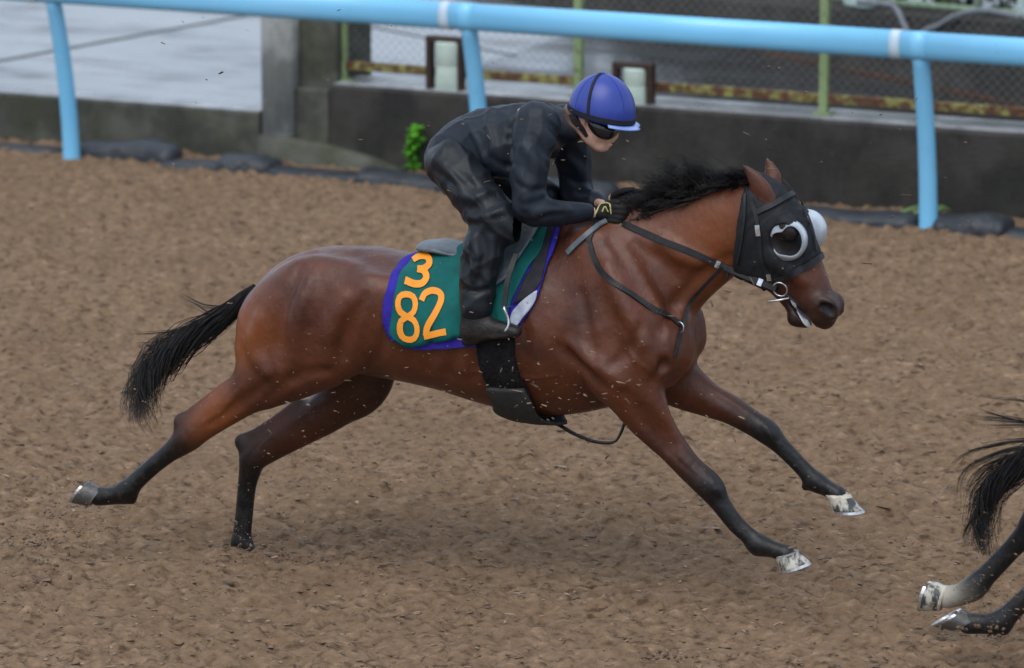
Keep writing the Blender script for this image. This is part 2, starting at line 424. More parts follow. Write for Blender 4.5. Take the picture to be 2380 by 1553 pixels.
def concrete(name, c1, c2, moss=(.05, .055, .03), mossy=.4, rough=.6, scale=3.0, streak=True):
    m, n, l, b = new_mat(name); v = coords(n, l)
    base = ramp(n, l, noise(n, l, v, scale*2.5, 7, .7), [(.3, c1), (.7, c2)])
    st = noise(n, l, coords(n, l, (6, 6, .5)), scale, 5, .7)
    if streak: base = mixc(n, l, ramp(n, l, st, [(.45, 0.), (.75, .6)]), base, tuple(x*.45 for x in c1))
    base = mixc(n, l, ramp(n, l, noise(n, l, v, scale*.9, 5, .6), [(.44, 0.), (.60, .8)]), base, tuple(x*1.7 for x in c2))
    base = mixc(n, l, ramp(n, l, noise(n, l, v, scale*1.3, 5), [(.45, 0.), (.72, mossy)]), base, moss)
    base = mixc(n, l, ramp(n, l, noise(n, l, v, 45, 6, .75), [(.55, 0.), (.75, .4)]), base, tuple(min(1, x*1.9) for x in c2))
    l.new(base, b.inputs['Base Color']); l.new(ramp(n, l, noise(n, l, v, 4), [(.3, rough-.15), (.7, rough+.2)]), b.inputs['Roughness'])
    bump(n, l, noise(n, l, v, 40, 7, .75), .6, .012, b); return m
M['conc_dark'] = concrete('dark_wet_concrete', (.010, .009, .008), (.034, .029, .025), (.022, .025, .014), .6, .65)
M['conc_moss'] = concrete('mossy_concrete', (.034, .034, .027), (.074, .073, .058), (.038, .046, .016), .8, .65)
M['conc_grey'] = concrete('grey_concrete_pillar', (.20, .21, .20), (.27, .28, .27), (.12, .125, .10), .6, .5)
M['conc_top'] = concrete('pale_wall_top', (.20, .21, .22), (.28, .29, .30), (.10, .11, .09), .4, .30, streak=False)  # light base colour includes the low wall's sky reflection
M['conc_back'] = concrete('brown_grey_concrete', (.022, .019, .0155), (.042, .037, .031), (.028, .030, .018), .6, .65)
def wet_pave(name='wet_pavement', dk=1.0, rg=0.0):
    m, n, l, b = new_mat(name); v = coords(n, l)
    c = ramp(n, l, noise(n, l, v, 5, 7, .7), [(.3, (.125*dk, .13*dk, .135*dk)), (.7, (.20*dk, .205*dk, .21*dk))])
    jt = n.new('ShaderNodeTexBrick'); jt.inputs['Scale'].default_value = .33; jt.inputs['Mortar Size'].default_value = .006; jt.inputs['Brick Width'].default_value = 1.2; jt.inputs['Row Height'].default_value = .9
    jt.inputs['Color1'].default_value = jt.inputs['Color2'].default_value = (1, 1, 1, 1); jt.inputs['Mortar'].default_value = (.35, .35, .33, 1); l.new(v, jt.inputs['Vector'])
    c = mixc(n, l, 1., c, jt.outputs['Color'], 'MULTIPLY'); c = mixc(n, l, ramp(n, l, noise(n, l, coords(n, l, (.5, 1.3, 1)), 1.1, 5, .6), [(.45, 0.), (.62, .6)]), c, (.055*dk, .060*dk, .064*dk)); l.new(c, b.inputs['Base Color'])
    l.new(ramp(n, l, noise(n, l, coords(n, l, (.6, 1.6, 1)), 1.7, 6, .6), [(.36, .05+rg), (.50, .14+rg), (.66, .42+rg)]), b.inputs['Roughness'])
    b.inputs['Specular IOR Level'].default_value = .9
    bump(n, l, noise(n, l, v, 16, 5, .7), .10, .01, b); return m
M['pave'] = wet_pave(); M['yard'] = wet_pave('wet_asphalt', .22, .05); M['joint'] = simple('dark_joint_filler', (.045, .050, .045), (.07, .075, .07), 12, .5, .4, .2)

def prism(name, poly, z0, z1, mat, parent=None, frame=None, bevel=.01, kind=None, seg=2):
    """poly: list of (s,l); z0,z1 numbers or per-point lists"""
    n = len(poly); Z0 = z0 if hasattr(z0, '__len__') else [z0]*n; Z1 = z1 if hasattr(z1, '__len__') else [z1]*n
    V = [(p[0], p[1], a) for p, a in zip(poly, Z0)]+[(p[0], p[1], a) for p, a in zip(poly, Z1)]
    ar = sum(poly[i][0]*poly[(i+1) % n][1]-poly[(i+1) % n][0]*poly[i][1] for i in range(n))
    F = [tuple(range(n))[::-1], tuple(range(n, 2*n))]+[(i, (i+1) % n, n+(i+1) % n, n+i) for i in range(n)]
    if ar < 0: F = [f[::-1] for f in F]
    o = fmesh(name, V, F, mat, parent, frame, smooth=False)
    if bevel:
        b = o.modifiers.new('edge', 'BEVEL'); b.width = bevel; b.segments = seg
    return o
def rect(s0, s1, l0, l1): return [(s0, l0), (s1, l0), (s1, l1), (s0, l1)]
R = RAIL
PZ = .262
pv = prism('pavement', rect(-60, -1.3, -60, -.62), -.3, PZ, M['pave'], None, R, 0); tag(pv, kind='structure')
tag(prism('asphalt_yard', rect(-1.3, 60, -60, -.62), -.3, PZ, M['yard'], None, R, 0), kind='structure')
for (xa, ya), (xb, yb), w_ in (((-300, 197), (900, -24), .022), ((250, -60), (1200, 130), .012)):
    a_ = R.loc(ground_world(xa, ya, PZ)); b_ = R.loc(ground_world(xb, yb, PZ)); d_ = (b_-a_)[:2]; n_ = np.array([-d_[1], d_[0]])/np.linalg.norm(d_)*w_
    jt_ = prism('joint', [tuple(a_[:2]-n_), tuple(b_[:2]-n_), tuple(b_[:2]+n_), tuple(a_[:2]+n_)], PZ+.0005, PZ+.004, M['joint'], pv, None, 0)
kerb = tag(prism('kerb_wall', rect(-40, -1.64, -.66, -.45), -.2, .275, M['conc_moss'], None, R, .012), 'low mossy concrete kerb wall left of the grey pillar', 'wall')
cp = prism('top_strip', rect(-40, -1.645, -.64, -.462), .2752, .283, M['conc_top'], None, R, .003); cp.parent = kerb; cp.location = (0, 0, 0); cp.rotation_euler = (0, 0, 0)
wall = tag(prism('low_wall', rect(-1.19, 40, -.84, -.455), -.2, .468, M['conc_dark'], None, R, .02, seg=3), 'long dark wet concrete wall behind the rider carrying the fence', 'wall')
cp = prism('top_strip', rect(-1.17, 40, -.83, -.478), .4682, .474, M['conc_top'], None, R, .003); cp.parent = wall; cp.location = (0, 0, 0); cp.rotation_euler = (0, 0, 0)  # thin pale strip: sky reflection on the wet ledge put into colour
pil = thing('concrete_pillar', R, (-1.5, -.6, 0), 'grey concrete pillar between the kerb wall and the dark wall', 'pillar')
def round_col():
    n = 24; V = []; F = []
    for z in (-.2, 1.6):
        for i in range(n):
            a = 2*math.pi*i/n; ex, ey = math.cos(a), math.sin(a)
            V.append((-1.525+.112*math.copysign(abs(ex)**.55, ex), -.53+.10*math.copysign(abs(ey)**.55, ey), z))
    for i in range(n): F.append((i, (i+1) % n, n+(i+1) % n, n+i))
    F.append(tuple(range(n, 2*n))); F.append(tuple(range(n))[::-1]); fmesh('column', V, F, M['conc_grey'], pil)
round_col()
prism('return_block', rect(-1.415, -1.17, -1.0, -.52), -.2, 1.55, M['conc_moss'], pil, None, .02)
prism('plinth', rect(-1.412, -1.195, -.515, -.465), -.2, .44, M['conc_moss'], pil, None, .02)
# curved footing at the foot of the pillar
def footing():
    V = []; F = []; xs = np.linspace(0, 1, 16)
    for x in xs:
        s_ = -1.62+1.0*x; z = .20*(1-x)**.9 if x < .5 else .20*(1-x)**.9; z = .17*math.cos(x*math.pi/2)**.8+.0
        for l_, q in ((-.46, 1), (-.405, 1), (-.385, .85), (-.36, -.8)): V.append((s_, l_, z*q-.02))
    for i in range(15):
        for k in range(3): F.append((i*4+k, i*4+k+1, i*4+4+k+1, i*4+4+k))
    F.append((0, 1, 2, 3)); fmesh('footing', V, [f[::-1] for f in F], M['conc_moss'], pil)
footing()
# dark retaining wall at the back, set at an angle
def back_wall():
    A = ground_world(1600, 88, PZ); B = ground_world(2380, 248, PZ); d = (B-A)/np.linalg.norm(B-A); n = np.array([-d[1], d[0], 0]); n = n if n[1] > 0 else -n
    bw = bpy.data.objects.new('retaining_wall', None); COL.objects.link(bw); bw.location = A; tag(bw, 'dark retaining wall at the upper right with a rusty line along its foot', 'wall')
    def zt(t): return .252+.069*t
    t0, t1 = -3.4, 9.
    def slab(nm, a0, a1, o0, o1, z0, z1f, mat):
        V = []
        for t in (a0, a1):
            for o in (o0, o1):
                for z in (z0, z1f(t)): V.append(d*t+n*o+np.array([0, 0, z]))
        F = [(0,1,3,2),(4,6,7,5),(0,4,5,1),(2,3,7,6),(1,5,7,3),(0,2,6,4)]
        return wmesh(nm, V, F, mat, bw)
    slab('wall_face', t0, t1, 0, .5, -.4, zt, M['conc_back'])
    slab('top_strip', t0, t1, -.02, .36, .0, lambda t: zt(t)+.05, M['conc_back']) if False else None
    V = []
    for t in np.linspace(0.2, t1, 60):
        V += [d*t-n*.004+np.array([0, 0, .004]), d*t-n*.004+np.array([0, 0, .004+.012*(1+.6*math.sin(t*7))])]
    wmesh('rust_line', V, [(i*2, i*2+2, i*2+3, i*2+1) for i in range(59)], M['rust_stain'], bw)
    return A, d, n, zt
M['rust_stain'] = simple('rust_stain', (.16, .062, .028), (.09, .05, .03), 12, .8, .3, .3)
BW = back_wall()
# concrete bank further back, its top edge just in view at the upper middle
tag(prism('rear_wall', rect(1.2, 14, -7.4, -6.6), -.2, .62, concrete('rear_concrete', (.040, .038, .033), (.085, .082, .074), (.030, .032, .022), .75, .65, 2.0), None, R, .02), 'blotchy concrete wall in the far background above the blue rail', 'wall')

# ------------------------------------------------------------------ running rail
M['rail_blue'] = simple('sky_blue_plastic', (.225, .61, .92), (.20, .57, .89), 4, .24, .6, .12, .001, 60, stretch=(.5, 1, 1))
def splashed(m):
    n, l = m.node_tree.nodes, m.node_tree.links; b = n['Principled BSDF']; src = b.inputs['Base Color'].links[0].from_socket
    v = coords(n, l, (.6, 1, 1.4)); vo = n.new('ShaderNodeTexVoronoi'); vo.inputs['Scale'].default_value = 16; l.new(v, vo.inputs['Vector'])
    spot = mixc(n, l, 1., ramp(n, l, vo.outputs['Distance'], [(.05, .8), (.10, 0.)]), ramp(n, l, noise(n, l, v, 3), [(.5, 0.), (.6, 1.)]), 'MULTIPLY')
    c = mixc(n, l, spot, src, (.16, .13, .10)); c = mixc(n, l, ramp(n, l, noise(n, l, v, 2.2, 6, .7), [(.5, 0.), (.8, .28)]), c, (.30, .46, .58)); l.new(c, b.inputs['Base Color'])
splashed(M['rail_blue'])
M['rail_joint'] = simple('pale_joint_sleeve', (.55, .70, .80), (.48, .62, .74), 10, .4, .5, 0)
def lathe_rail(name, s0, s1, rz, ry, mat, parent, n=28, steps=2):
    V = []; F = []; m = 2 if steps == 2 else steps
    for s_ in np.linspace(s0, s1, m):
        for i in range(n):
            a = 2*math.pi*i/n; V.append((s_, .198+ry*math.copysign(abs(math.cos(a))**.85, math.cos(a)), 1.019+rz*math.copysign(abs(math.sin(a))**.85, math.sin(a))))
    for j in range(m-1):
        for i in range(n): F.append((j*n+i, (j+1)*n+i, (j+1)*n+(i+1) % n, j*n+(i+1) % n))
    F.append(tuple(range(n))); F.append(tuple((m-1)*n+i for i in range(n))[::-1])
    return fmesh(name, V, [f[::-1] for f in F], mat, parent)
rail = thing('running_rail', R, (0, 0, 0), 'sky blue plastic running rail on curved posts along the track', 'rail')
SP_ = 2.6415; JO = -.125
for i in range(-3, 5):
    s0 = (i-1)*SP_+JO; lathe_rail('rail_tube', s0+.012, s0+SP_-.012, .076, .055, M['rail_blue'], rail)
    lathe_rail('joint_sleeve', s0-.030, s0+.030, .0785, .0575, M['rail_joint'], rail)
    t = np.linspace(0, 1, 16); P = np.stack([np.full(16, (i-1)*SP_), .185*t**1.9, -.08+1.06*t], 1); rr = np.interp(t, [0, .15, 1], [.052, .050, .046])
    tube('post', P, rr, M['rail_blue'], rail, 16)
    lathe_rail('saddle_bracket', (i-1)*SP_-.05, (i-1)*SP_+.05, .0772, .0562, M['rail_blue'], rail)

# ------------------------------------------------------------------ chain-link fence on the wall
def rusty(name, paint, amount):
    m, n, l, b = new_mat(name); v = coords(n, l, (1, 1, 1))
    r = ramp(n, l, noise(n, l, v, 14, 5, .7), [(amount-.08, 0.), (amount+.06, 1.)])
    rc = ramp(n, l, noise(n, l, v, 40, 4), [(.3, (.13, .045, .016)), (.7, (.045, .022, .013))])
    pc = ramp(n, l, noise(n, l, v, 6, 4), [(.3, paint), (.7, tuple(x*.7 for x in paint))])
    l.new(mixc(n, l, r, pc, rc), b.inputs['Base Color']); b.inputs['Roughness'].default_value = .6; bump(n, l, noise(n, l, v, 60), .5, .004, b); return m
M['fence_green'] = rusty('flaking_green_paint', (.26, .36, .17), .62)
M['fence_rail'] = rusty('rusty_yellow_green_paint', (.30, .30, .08), .46)
M['post_pale'] = rusty('pale_mint_paint', (.55, .66, .58), .70)
M['wire'] = simple('galvanised_wire', (.20, .21, .22), (.13, .13, .13), 20, .6, .4, 0)
M['brown_iron'] = simple('dark_brown_angle_iron', (.030, .018, .014), (.05, .028, .02), 20, .6, .4, .3)
fence = thing('chain_link_fence', R, (0, -.62, .47), 'rusty green chain-link fence standing on the dark concrete wall', 'fence')
FL = -.62; FH = 1.35
def fs(x, y, l=FL): return R.at(x, y, l)[0]
posts = [fs(798, 175), fs(1345, 205), fs(1915, 262), fs(1915, 262)+1.52, fs(1915, 262)+3.04, fs(1915, 262)+4.56]
for i, p in enumerate(posts):
    w = .024; prism('post', rect(p-w, p+w, FL-w, FL+w), .474, FH, M['fence_green'], fence, None, .004)
    prism('base_plate', rect(p-.05, p+.05, FL-.05, FL+.05), .474, .484, M['fence_green'], fence, None, 0)
ends = posts
for a, b_ in zip(ends[:-1], ends[1:]):
    for nm, z in (('bottom_rail', .562), ('top_rail', FH-.02)):
        prism(nm, rect(a+.024, b_-.024, FL-.022, FL+.022), z-.025, z+.025, M['fence_rail'], fence, None, .004)
def wires():
    z0, z1 = .590, FH-.05; H_ = z1-z0; st = .058; V = []; F = []
    for a, b_ in zip(ends[:-1], ends[1:]):
        a += .026; b_ -= .026
        for sg in (1, -1):
            x = a-H_ if sg > 0 else a
            while x < (b_ if sg > 0 else b_+H_):
                p = np.array([x, z0]); q = np.array([x+sg*H_, z1])
                def clip(t0, t1):
                    for lim, s2 in ((a, 1), (b_, -1)):
                        f0 = s2*(p[0]-lim); f1 = s2*(q[0]-lim)
                        if f0 < 0 and f1 < 0: return None
                        if f0 < 0: t0 = max(t0, f0/(f0-f1))
                        if f1 < 0: t1 = min(t1, f0/(f0-f1))
                    return (t0, t1) if t1 > t0+.01 else None
                c = clip(0., 1.)
                if c:
                    A_ = p+(q-p)*c[0]; B_ = p+(q-p)*c[1]; r = .0011; k = len(V)
                    dx, dz = (B_-A_)/np.linalg.norm(B_-A_); nx, nz = -dz*r, dx*r
                    for P_ in (A_, B_):
                        V += [(P_[0]+nx, FL+sg*.002, P_[1]+nz), (P_[0]-nx*.5, FL+sg*.002+r, P_[1]-nz*.5), (P_[0]-nx*.5, FL+sg*.002-r, P_[1]-nz*.5)]
                    F += [(k, k+1, k+4, k+3), (k+1, k+2, k+5, k+4), (k+2, k, k+3, k+5)]
                x += st
    o = fmesh('wire_mesh', V, F, M['wire'], fence, smooth=False); tag(o, kind='stuff')
wires()
gp = thing('gate_post', R, (fs(778, 185), -.60, .47), 'pale white-painted steel post beside the pillar at the fence end', 'post')
prism('tube', rect(fs(770, 185, -.60), fs(788, 185, -.60), -.625, -.575), .474, FH, M['post_pale'], gp, None, .006)
prism('foot_plate', rect(fs(766, 185, -.60), fs(791, 185, -.60), -.64, -.56), .474, .486, M['post_pale'], gp, None, .003)
def marker(x0, x1, f0, f1, ytop, ybase, label):
    l_ = -.535; a, b_ = R.at(x0, ybase, l_), R.at(x1, ybase, l_); c = (a[0]+b_[0])/2; r = abs(b_[0]-a[0])/2; zt = R.at((x0+x1)/2, ytop, l_)[2]
    t = thing('marker_post', R, (c, l_, .474), label, 'marker post', 'short pale posts with iron guards on the wall')
    n = 20; V = []; F = []; zs = [.474, .474+(zt-.474)*.5-.004, .474+(zt-.474)*.5, .474+(zt-.474)*.5+.004, zt-.012, zt-.003, zt]; rr = [r, r, r*.97, r, r, r*.97, r*.88]
    for z, q in zip(zs, rr):
        for i in range(n): V.append((c+q*math.cos(2*math.pi*i/n), l_+.75*q*math.sin(2*math.pi*i/n), z))
    for j in range(len(zs)-1):
        for i in range(n): F.append((j*n+i, j*n+(i+1) % n, (j+1)*n+(i+1) % n, (j+1)*n+i))
    F.append(tuple((len(zs)-1)*n+i for i in range(n))); fmesh('drum', V, F, M['post_pale'], t)
    g0, g1 = R.at(f0, ybase, l_-.02)[0], R.at(f1, ybase, l_-.02)[0]; zf = R.at((f0+f1)/2, ytop-11, l_)[2]; w = .030
    prism('guard_upright', rect(g0, g0+w, l_-.045, l_+.02), .474, zf-.031, M['brown_iron'], t, None, .002)
    prism('guard_upright', rect(g1-w, g1, l_-.045, l_+.02), .474, zf-.031, M['brown_iron'], t, None, .002)
    prism('guard_bar', rect(g0, g1, l_-.046, l_+.021), zf-.031, zf, M['brown_iron'], t, None, .002)
marker(1014, 1068, 996, 1078, 97, 204, 'pale mint marker post in brown iron guard, behind the middle rail post')
marker(1450, 1502, 1428, 1520, 158, 244, 'pale mint marker post in brown iron guard, just right of the blue helmet')

# ------------------------------------------------------------------ upper right: far fence, boxes, conduit
A_, D_, N_, ZT = BW
def bwp(x, y, o=0.2):
    """point on a vertical plane o behind the retaining wall's face"""
    d = ray(x, y); c = np.array([0, 0, CAM_H]); q = A_+N_*o; t = ((q-c)@N_)/(d@N_); return c+t*d
M['far_green'] = rusty('weathered_mint_paint', (.28, .40, .26), .72)
def wtube(name, P, r, mat, parent, n=8):
    W = Frame((0, 0, 0), 0); o = tube(name, W.loc(np.array(P)), r, mat, None, n); o.parent = parent; return o
ff = bpy.data.objects.new('green_railing', None); COL.objects.link(ff); tag(ff, 'mint green metal railing on the retaining wall at the top right corner', 'railing')
def rail_line(y0, y1, x0=1925, x1=2560, r=.018): wtube('railing_bar', [bwp(x0, y0, .25), bwp(x1, y1, .25)], r, M['far_green'], ff)
rail_line(-6, 50, 1925, 2600, .02); rail_line(-60, -20, 1925, 2600, .02)
for x, y in ((2000, 12), (2276, 30), (2540, 55)): wtube('railing_post', [bwp(x, y+10, .25), bwp(x, y-110, .25)], .022, M['far_green'], ff)
M['box_mint'] = simple('mint_white_box', (.50, .64, .60), (.42, .56, .52), 12, .5, .4, .1)
def wbox(name, x0, x1, y0, y1, dep, label, o=.05):
    a = bwp(x0, y1, o); b_ = bwp(x1, y1, o); top = bwp(x0, y0, o)[2]; z0 = a[2]; c = (a+b_)/2; hw = np.linalg.norm((b_-a)[:2])/2; V = []
    for sx in (-1, 1):
        for sy in (0, 1):
            for z in (z0, top): V.append(D_*sx*hw+N_*sy*dep+np.array([0, 0, z-z0]))
    F = [(0,1,3,2),(4,6,7,5),(0,4,5,1),(2,3,7,6),(1,5,7,3),(0,2,6,4)]
    t = bpy.data.objects.new(name, None); COL.objects.link(t); t.location = c; tag(t, label, 'box'); o_ = wmesh('housing', V, F, M['box_mint'], t); o_.modifiers.new('edge', 'BEVEL').width = .006
    V2 = [v*np.array([1.0, 1, 1]) for v in V]; lid = [D_*sx*(hw+.008)+N_*(-.008+sy*(dep+.016))+np.array([0, 0, z]) for sx in (-1, 1) for sy in (0, 1) for z in (top-z0+.001, top-z0+.016)]
    wmesh('lid', lid, F, M['box_mint'], t)
def hedge():
    g = np.random.default_rng(51); t_ = bpy.data.objects.new('hedge', None); COL.objects.link(t_); t_.location = A_+N_*1.0+D_*3; tag(t_, 'dark green hedge behind the mint railing at the top right corner', 'hedge')
    n = 15000; a = g.uniform(-2.4, 8, n); o = .55+1.5*g.beta(.7, 1.2, n); h = .15+3.2*g.beta(1.1, .9, n)+.25*np.sin(a*2.1)+.15*np.sin(a*5.3)
    C = (D_*a[:, None]+N_*(o[:, None]-1.0+0)-D_*3)+np.array([0, 0, 1.])*h[:, None]
    d = g.normal(0, 1, (n, 3)); d /= np.linalg.norm(d, axis=1)[:, None]; e = np.cross(d, g.normal(0, 1, (n, 3))); e /= np.linalg.norm(e, axis=1)[:, None]; L = g.uniform(.05, .11, n)[:, None]
    V = np.stack([C-d*L, C+e*L*.45, C+d*L, C-e*L*.45], 1).reshape(-1, 3); wmesh('foliage', V, np.arange(n*4).reshape(-1, 4), M['hedge_leaf'], t_)
    for a0 in np.arange(-2, 8, .7): wtube('stem', [A_*0+D_*(a0-3)+N_*.1, D_*(a0-2.95)+N_*.15+np.array([0, 0, 2.6])], .03, M['hedge_wood'], t_, 6)
M['hedge_leaf'] = simple('dark_hedge_leaf', (.018, .036, .012), (.040, .070, .020), 6, .5, .4, 0); M['hedge_wood'] = simple('hedge_wood', (.05, .035, .025), None, 20, .8, .3, .3)
hedge()
wbox('junction_box', 1960, 2010, -40, 16, .1, 'pale mint junction box on the wall, left end of the grey conduit')
wbox('junction_box', 2362, 2410, -30, 46, .1, 'pale mint junction box at the top right corner, right end of the conduit')
cd = bpy.data.objects.new('cable_conduit', None); COL.objects.link(cd); tag(cd, 'grey flexible conduit drooping between the two mint boxes', 'conduit')
M['conduit'] = simple('grey_conduit', (.22, .24, .27), (.16, .17, .19), 30, .5, .4, .2)
P = smooth_line(np.array([bwp(x, y, -.03) for x, y in ((1995,6),(2035,8),(2072,12),(2090,32),(2106,68),(2125,100),(2145,75),(2180,60),(2220,38),(2260,27),(2300,25),(2340,33),(2372,40))]), 60)
wtube('pipe', P, .019, M['conduit'], cd, 10)

# ------------------------------------------------------------------ rubber mats, weeds
M['rubber'] = simple('wet_black_rubber', (.020, .023, .028), (.036, .040, .047), 9, .5, .5, .5, .012, 24)
def mat_roll(x0, y0, x1, y1, hgt, dep, seed, label):
    g = np.random.default_rng(seed); a = R.ground(x0, y0); b_ = R.ground(x1, y1); m, n = 26, 14; V = []; F = []
    ph = g.uniform(0, 6, 4)
    for i in range(m):
        t = i/(m-1); e = min(1, min(t, 1-t)*14+.25)**.5; c = a*(1-t)+b_*t
        wob = .014*math.sin(t*5+ph[0])+.006*math.sin(t*13+ph[1]); hh = hgt*(.86+.16*math.sin(t*4+ph[2])+.05*math.sin(t*11+ph[3]))*e
        for k in range(n):
            q = math.pi*k/(n-1); ex = math.cos(q); V.append((c[0], c[1]+wob+dep*.5*math.copysign(abs(ex)**.7, ex)*e+.006*g.normal(), -.02+(hh+.02)*abs(math.sin(q))**.6+.003*g.normal()))
    for i in range(m-1):
        for k in range(n-1): F.append((i*n+k, i*n+k+1, (i+1)*n+k+1, (i+1)*n+k))
    F.append(tuple(range(n))[::-1]); F.append(tuple((m-1)*n+k for k in range(n)))
    o = fmesh('rubber_mat', V, F, M['rubber'], None, R); tag(o, label, 'rubber mat', 'black rubber mats along the foot of the rail'); sd = o.modifiers.new('s', 'SUBSURF'); sd.levels = sd.render_levels = 1
mat_roll(-160, 338, 148, 352, 0.037, .16, 1, 'black rubber mat at the left edge, left of the leftmost blue post')
mat_roll(188, 356, 418, 378, 0.105, .24, 2, 'thick raised black rubber mat just right of the leftmost blue post')
mat_roll(385, 380, 520, 392, 0.037, .18, 3, 'short thin black rubber mat below the mossy kerb wall')
mat_roll(512, 388, 645, 398, 0.085, .24, 4, 'black rubber mat with a blunt right end below the grey pillar')
mat_roll(615, 396, 860, 418, 0.043, .22, 5, 'long flat black rubber mat below the curved footing')
mat_roll(835, 418, 1080, 440, 0.08, .24, 6, 'black rubber mat behind the rider\'s hips, beside the bright green weed')
mat_roll(1080, 446, 1440, 476, 0.12, .30, 7, 'black rubber mat behind the rider\'s hands')
mat_roll(1440, 478, 1835, 508, 0.056, .24, 8, 'black rubber mat behind the horse\'s mane')
mat_roll(1830, 496, 2140, 524, 0.062, .26, 9, 'black rubber mat between the blinker cup and the rightmost blue post')
mat_roll(2172, 524, 2350, 544, 0.09, .28, 10, 'black rubber mat just right of the rightmost blue post')
mat_roll(2330, 543, 2700, 566, 0.043, .22, 11, 'black rubber mat at the right edge of the picture')
def leaf_mat(name, c): return simple(name, c, tuple(x*.6 for x in c), 20, .5, .4, .2)
M['weed'] = leaf_mat('bright_green_leaf', (.15, .50, .03)); M['blade'] = leaf_mat('grass_blade_green', (.12, .24, .06))
def weed(x, y, hgt, wid, count, mat, name, label, cat, seed, lean=0.0, ground_l=None):
    g = np.random.default_rng(seed); b_ = R.ground(x, y); t = thing(name, R, b_, label, cat)
    P = np.stack([b_[0]+lean*np.linspace(0, 1, 8)*hgt+.01*np.sin(np.linspace(0, 5, 8)), np.full(8, b_[1]), np.linspace(-.02, hgt*.95, 8)], 1); tube('stem', P, np.linspace(.006, .003, 8), mat, t, 6)
    for i in range(count):
        z = hgt*g.uniform(.05, 1.0)**.8; az = g.uniform(0, 2*np.pi); L = wid*g.uniform(.7, 1.3); w = L*.30; up = g.uniform(-.2, .9)
        c = np.array([b_[0]+lean*z, b_[1], z]); d = np.array([math.cos(az), math.sin(az), up]); d /= np.linalg.norm(d); sd = np.cross(d, [0, 0, 1.]); sd /= np.linalg.norm(sd); nn = np.cross(sd, d)
        V = []
        for k, (tt, ww) in enumerate(((0, .1), (.3, .9), (.6, 1.), (.85, .5), (1., .03))):
            q = c+d*L*tt-np.array([0, 0, 1])*L*.35*tt*tt
            V += [q-sd*w*ww, q-nn*.15*w*ww, q+sd*w*ww]
        F = [(k*3+j, k*3+j+1, k*3+3+j+1, k*3+3+j) for k in range(4) for j in range(2)]
        fmesh('leaf', V, F, mat, t)
weed(958, 402, .265, .062, 110, M['weed'], 'weed', 'bright green leafy weed at the wall foot behind the rider', 'weed', 3, .10)
def blades():
    b_ = R.ground(2105, 520); t = thing('grass_tuft', R, b_, 'few pale green grass blades leaning beside the rightmost blue post', 'grass')
    g = np.random.default_rng(9)
    for (x0, y0, x1, y1) in ((2030,528,2160,482),(2060,530,2150,474),(2170,500,2212,490),(2090,526,2158,492),(2165,508,2196,478)):
        a = R.at(x0, y0, b_[1]+.02); c = R.at(x1, y1, b_[1]-.05); m_ = (a+c)/2+np.array([0, 0, .03]); P = smooth_line(np.array([a, m_, c]), 12)
        ribbon('blade', P, np.tile([0, 1., .6], (12, 1)), .016*np.sin(np.linspace(.25, math.pi-.05, 12)), .001, M['blade'], t)
blades()
# ------------------------------------------------------------------ the galloping horse
def nodes(frame, pts, l=None):
    """pts: (x, y, r, w[, l]) in picture units -> s,l,z,r,w in metres"""
    out = []
    for p in pts:
        ll = p[4] if len(p) > 4 else (l or 0.0)
        q = frame.at(p[0], p[1], ll); out.append([*q, p[2]*PX, p[3]])
    return np.array(out)
BAY = (0, 0, 0); BLK = (1, 0, 0); WHT = (0, 1, 0); TAN = (0, 0, .55)
def pick(pts, S=None, fr=None):
    S = S or S1; fr = fr or H1
    O = np.array([fr.at(x, y, .5) for x, y in pts]); E = np.array([fr.at(x, y, -.5) for x, y in pts])
    P, ok = S.march(O, E-O, 1.0)
    return P, S.normal(P), ok
def horse_trunk(S, fr):
    A = lambda pts, k, tone=BAY, l=0.0: S.add(nodes(fr, pts, l), k, tone)
    A([(655,735,92,1.35),(740,716,136,1.15),(840,720,148,1.05),(950,738,148,1.1),(1060,750,160,1.08),(1160,758,184,.92),
       (1260,757,207,.78),(1350,748,205,.70),(1430,742,172,.76),(1490,775,104,1.15)], .03, [BAY]*3+[(.05,0,0)]*4+[BAY]*3)
    A([(1130,610,34,.9),(1260,566,34,.8),(1370,540,38,.8),(1470,560,60,.7)], .08)                       # withers
    A([(1400,690,185,.55),(1480,640,158,.55),(1560,600,126,.52),(1630,562,108,.52),(1690,532,96,.56),(1730,512,84,.62)], .06, [BAY, BAY, (0,0,.15), (0,0,.3), (0,0,.35), (0,0,.3)])   # neck
    A([(1420,560,40,.6),(1540,505,40,.6),(1650,470,36,.6),(1740,450,30,.6)], .05)                       # crest
    # breast
    for s_ in (1, -1):
        A([(1560,760,48,.9,.08*s_),(1562,820,52,.9,.09*s_),(1545,865,36,.9,.09*s_)], .035)
    # shoulders and upper arms (both sides)
    for s_ in (1, -1):
        f = nodes(fr, [(1375,590,55,.5,.13),(1430,670,72,.55,.17),(1480,760,76,.6,.185),(1512,830,58,.75,.185)]); f[:, 1] *= s_; S.add(f, .05, BAY)
        f = nodes(fr, [(1375,690,48,.55,.165),(1392,780,66,.6,.195),(1415,860,66,.65,.19),(1450,880,60,.7,.18)]); f[:, 1] *= s_; S.add(f, .03, BAY)
        f = nodes(fr, [(1500,810,62,.7,.175),(1460,870,62,.75,.18)]); f[:, 1] *= s_; S.add(f, .03, BAY)
        # ribs, loin, point of hip
        f = nodes(fr, [(900,690,40,.6,.215),(860,684,44,.6,.225),(815,700,46,.6,.22)]); f[:, 1] *= s_; S.add(f, .08, BAY)
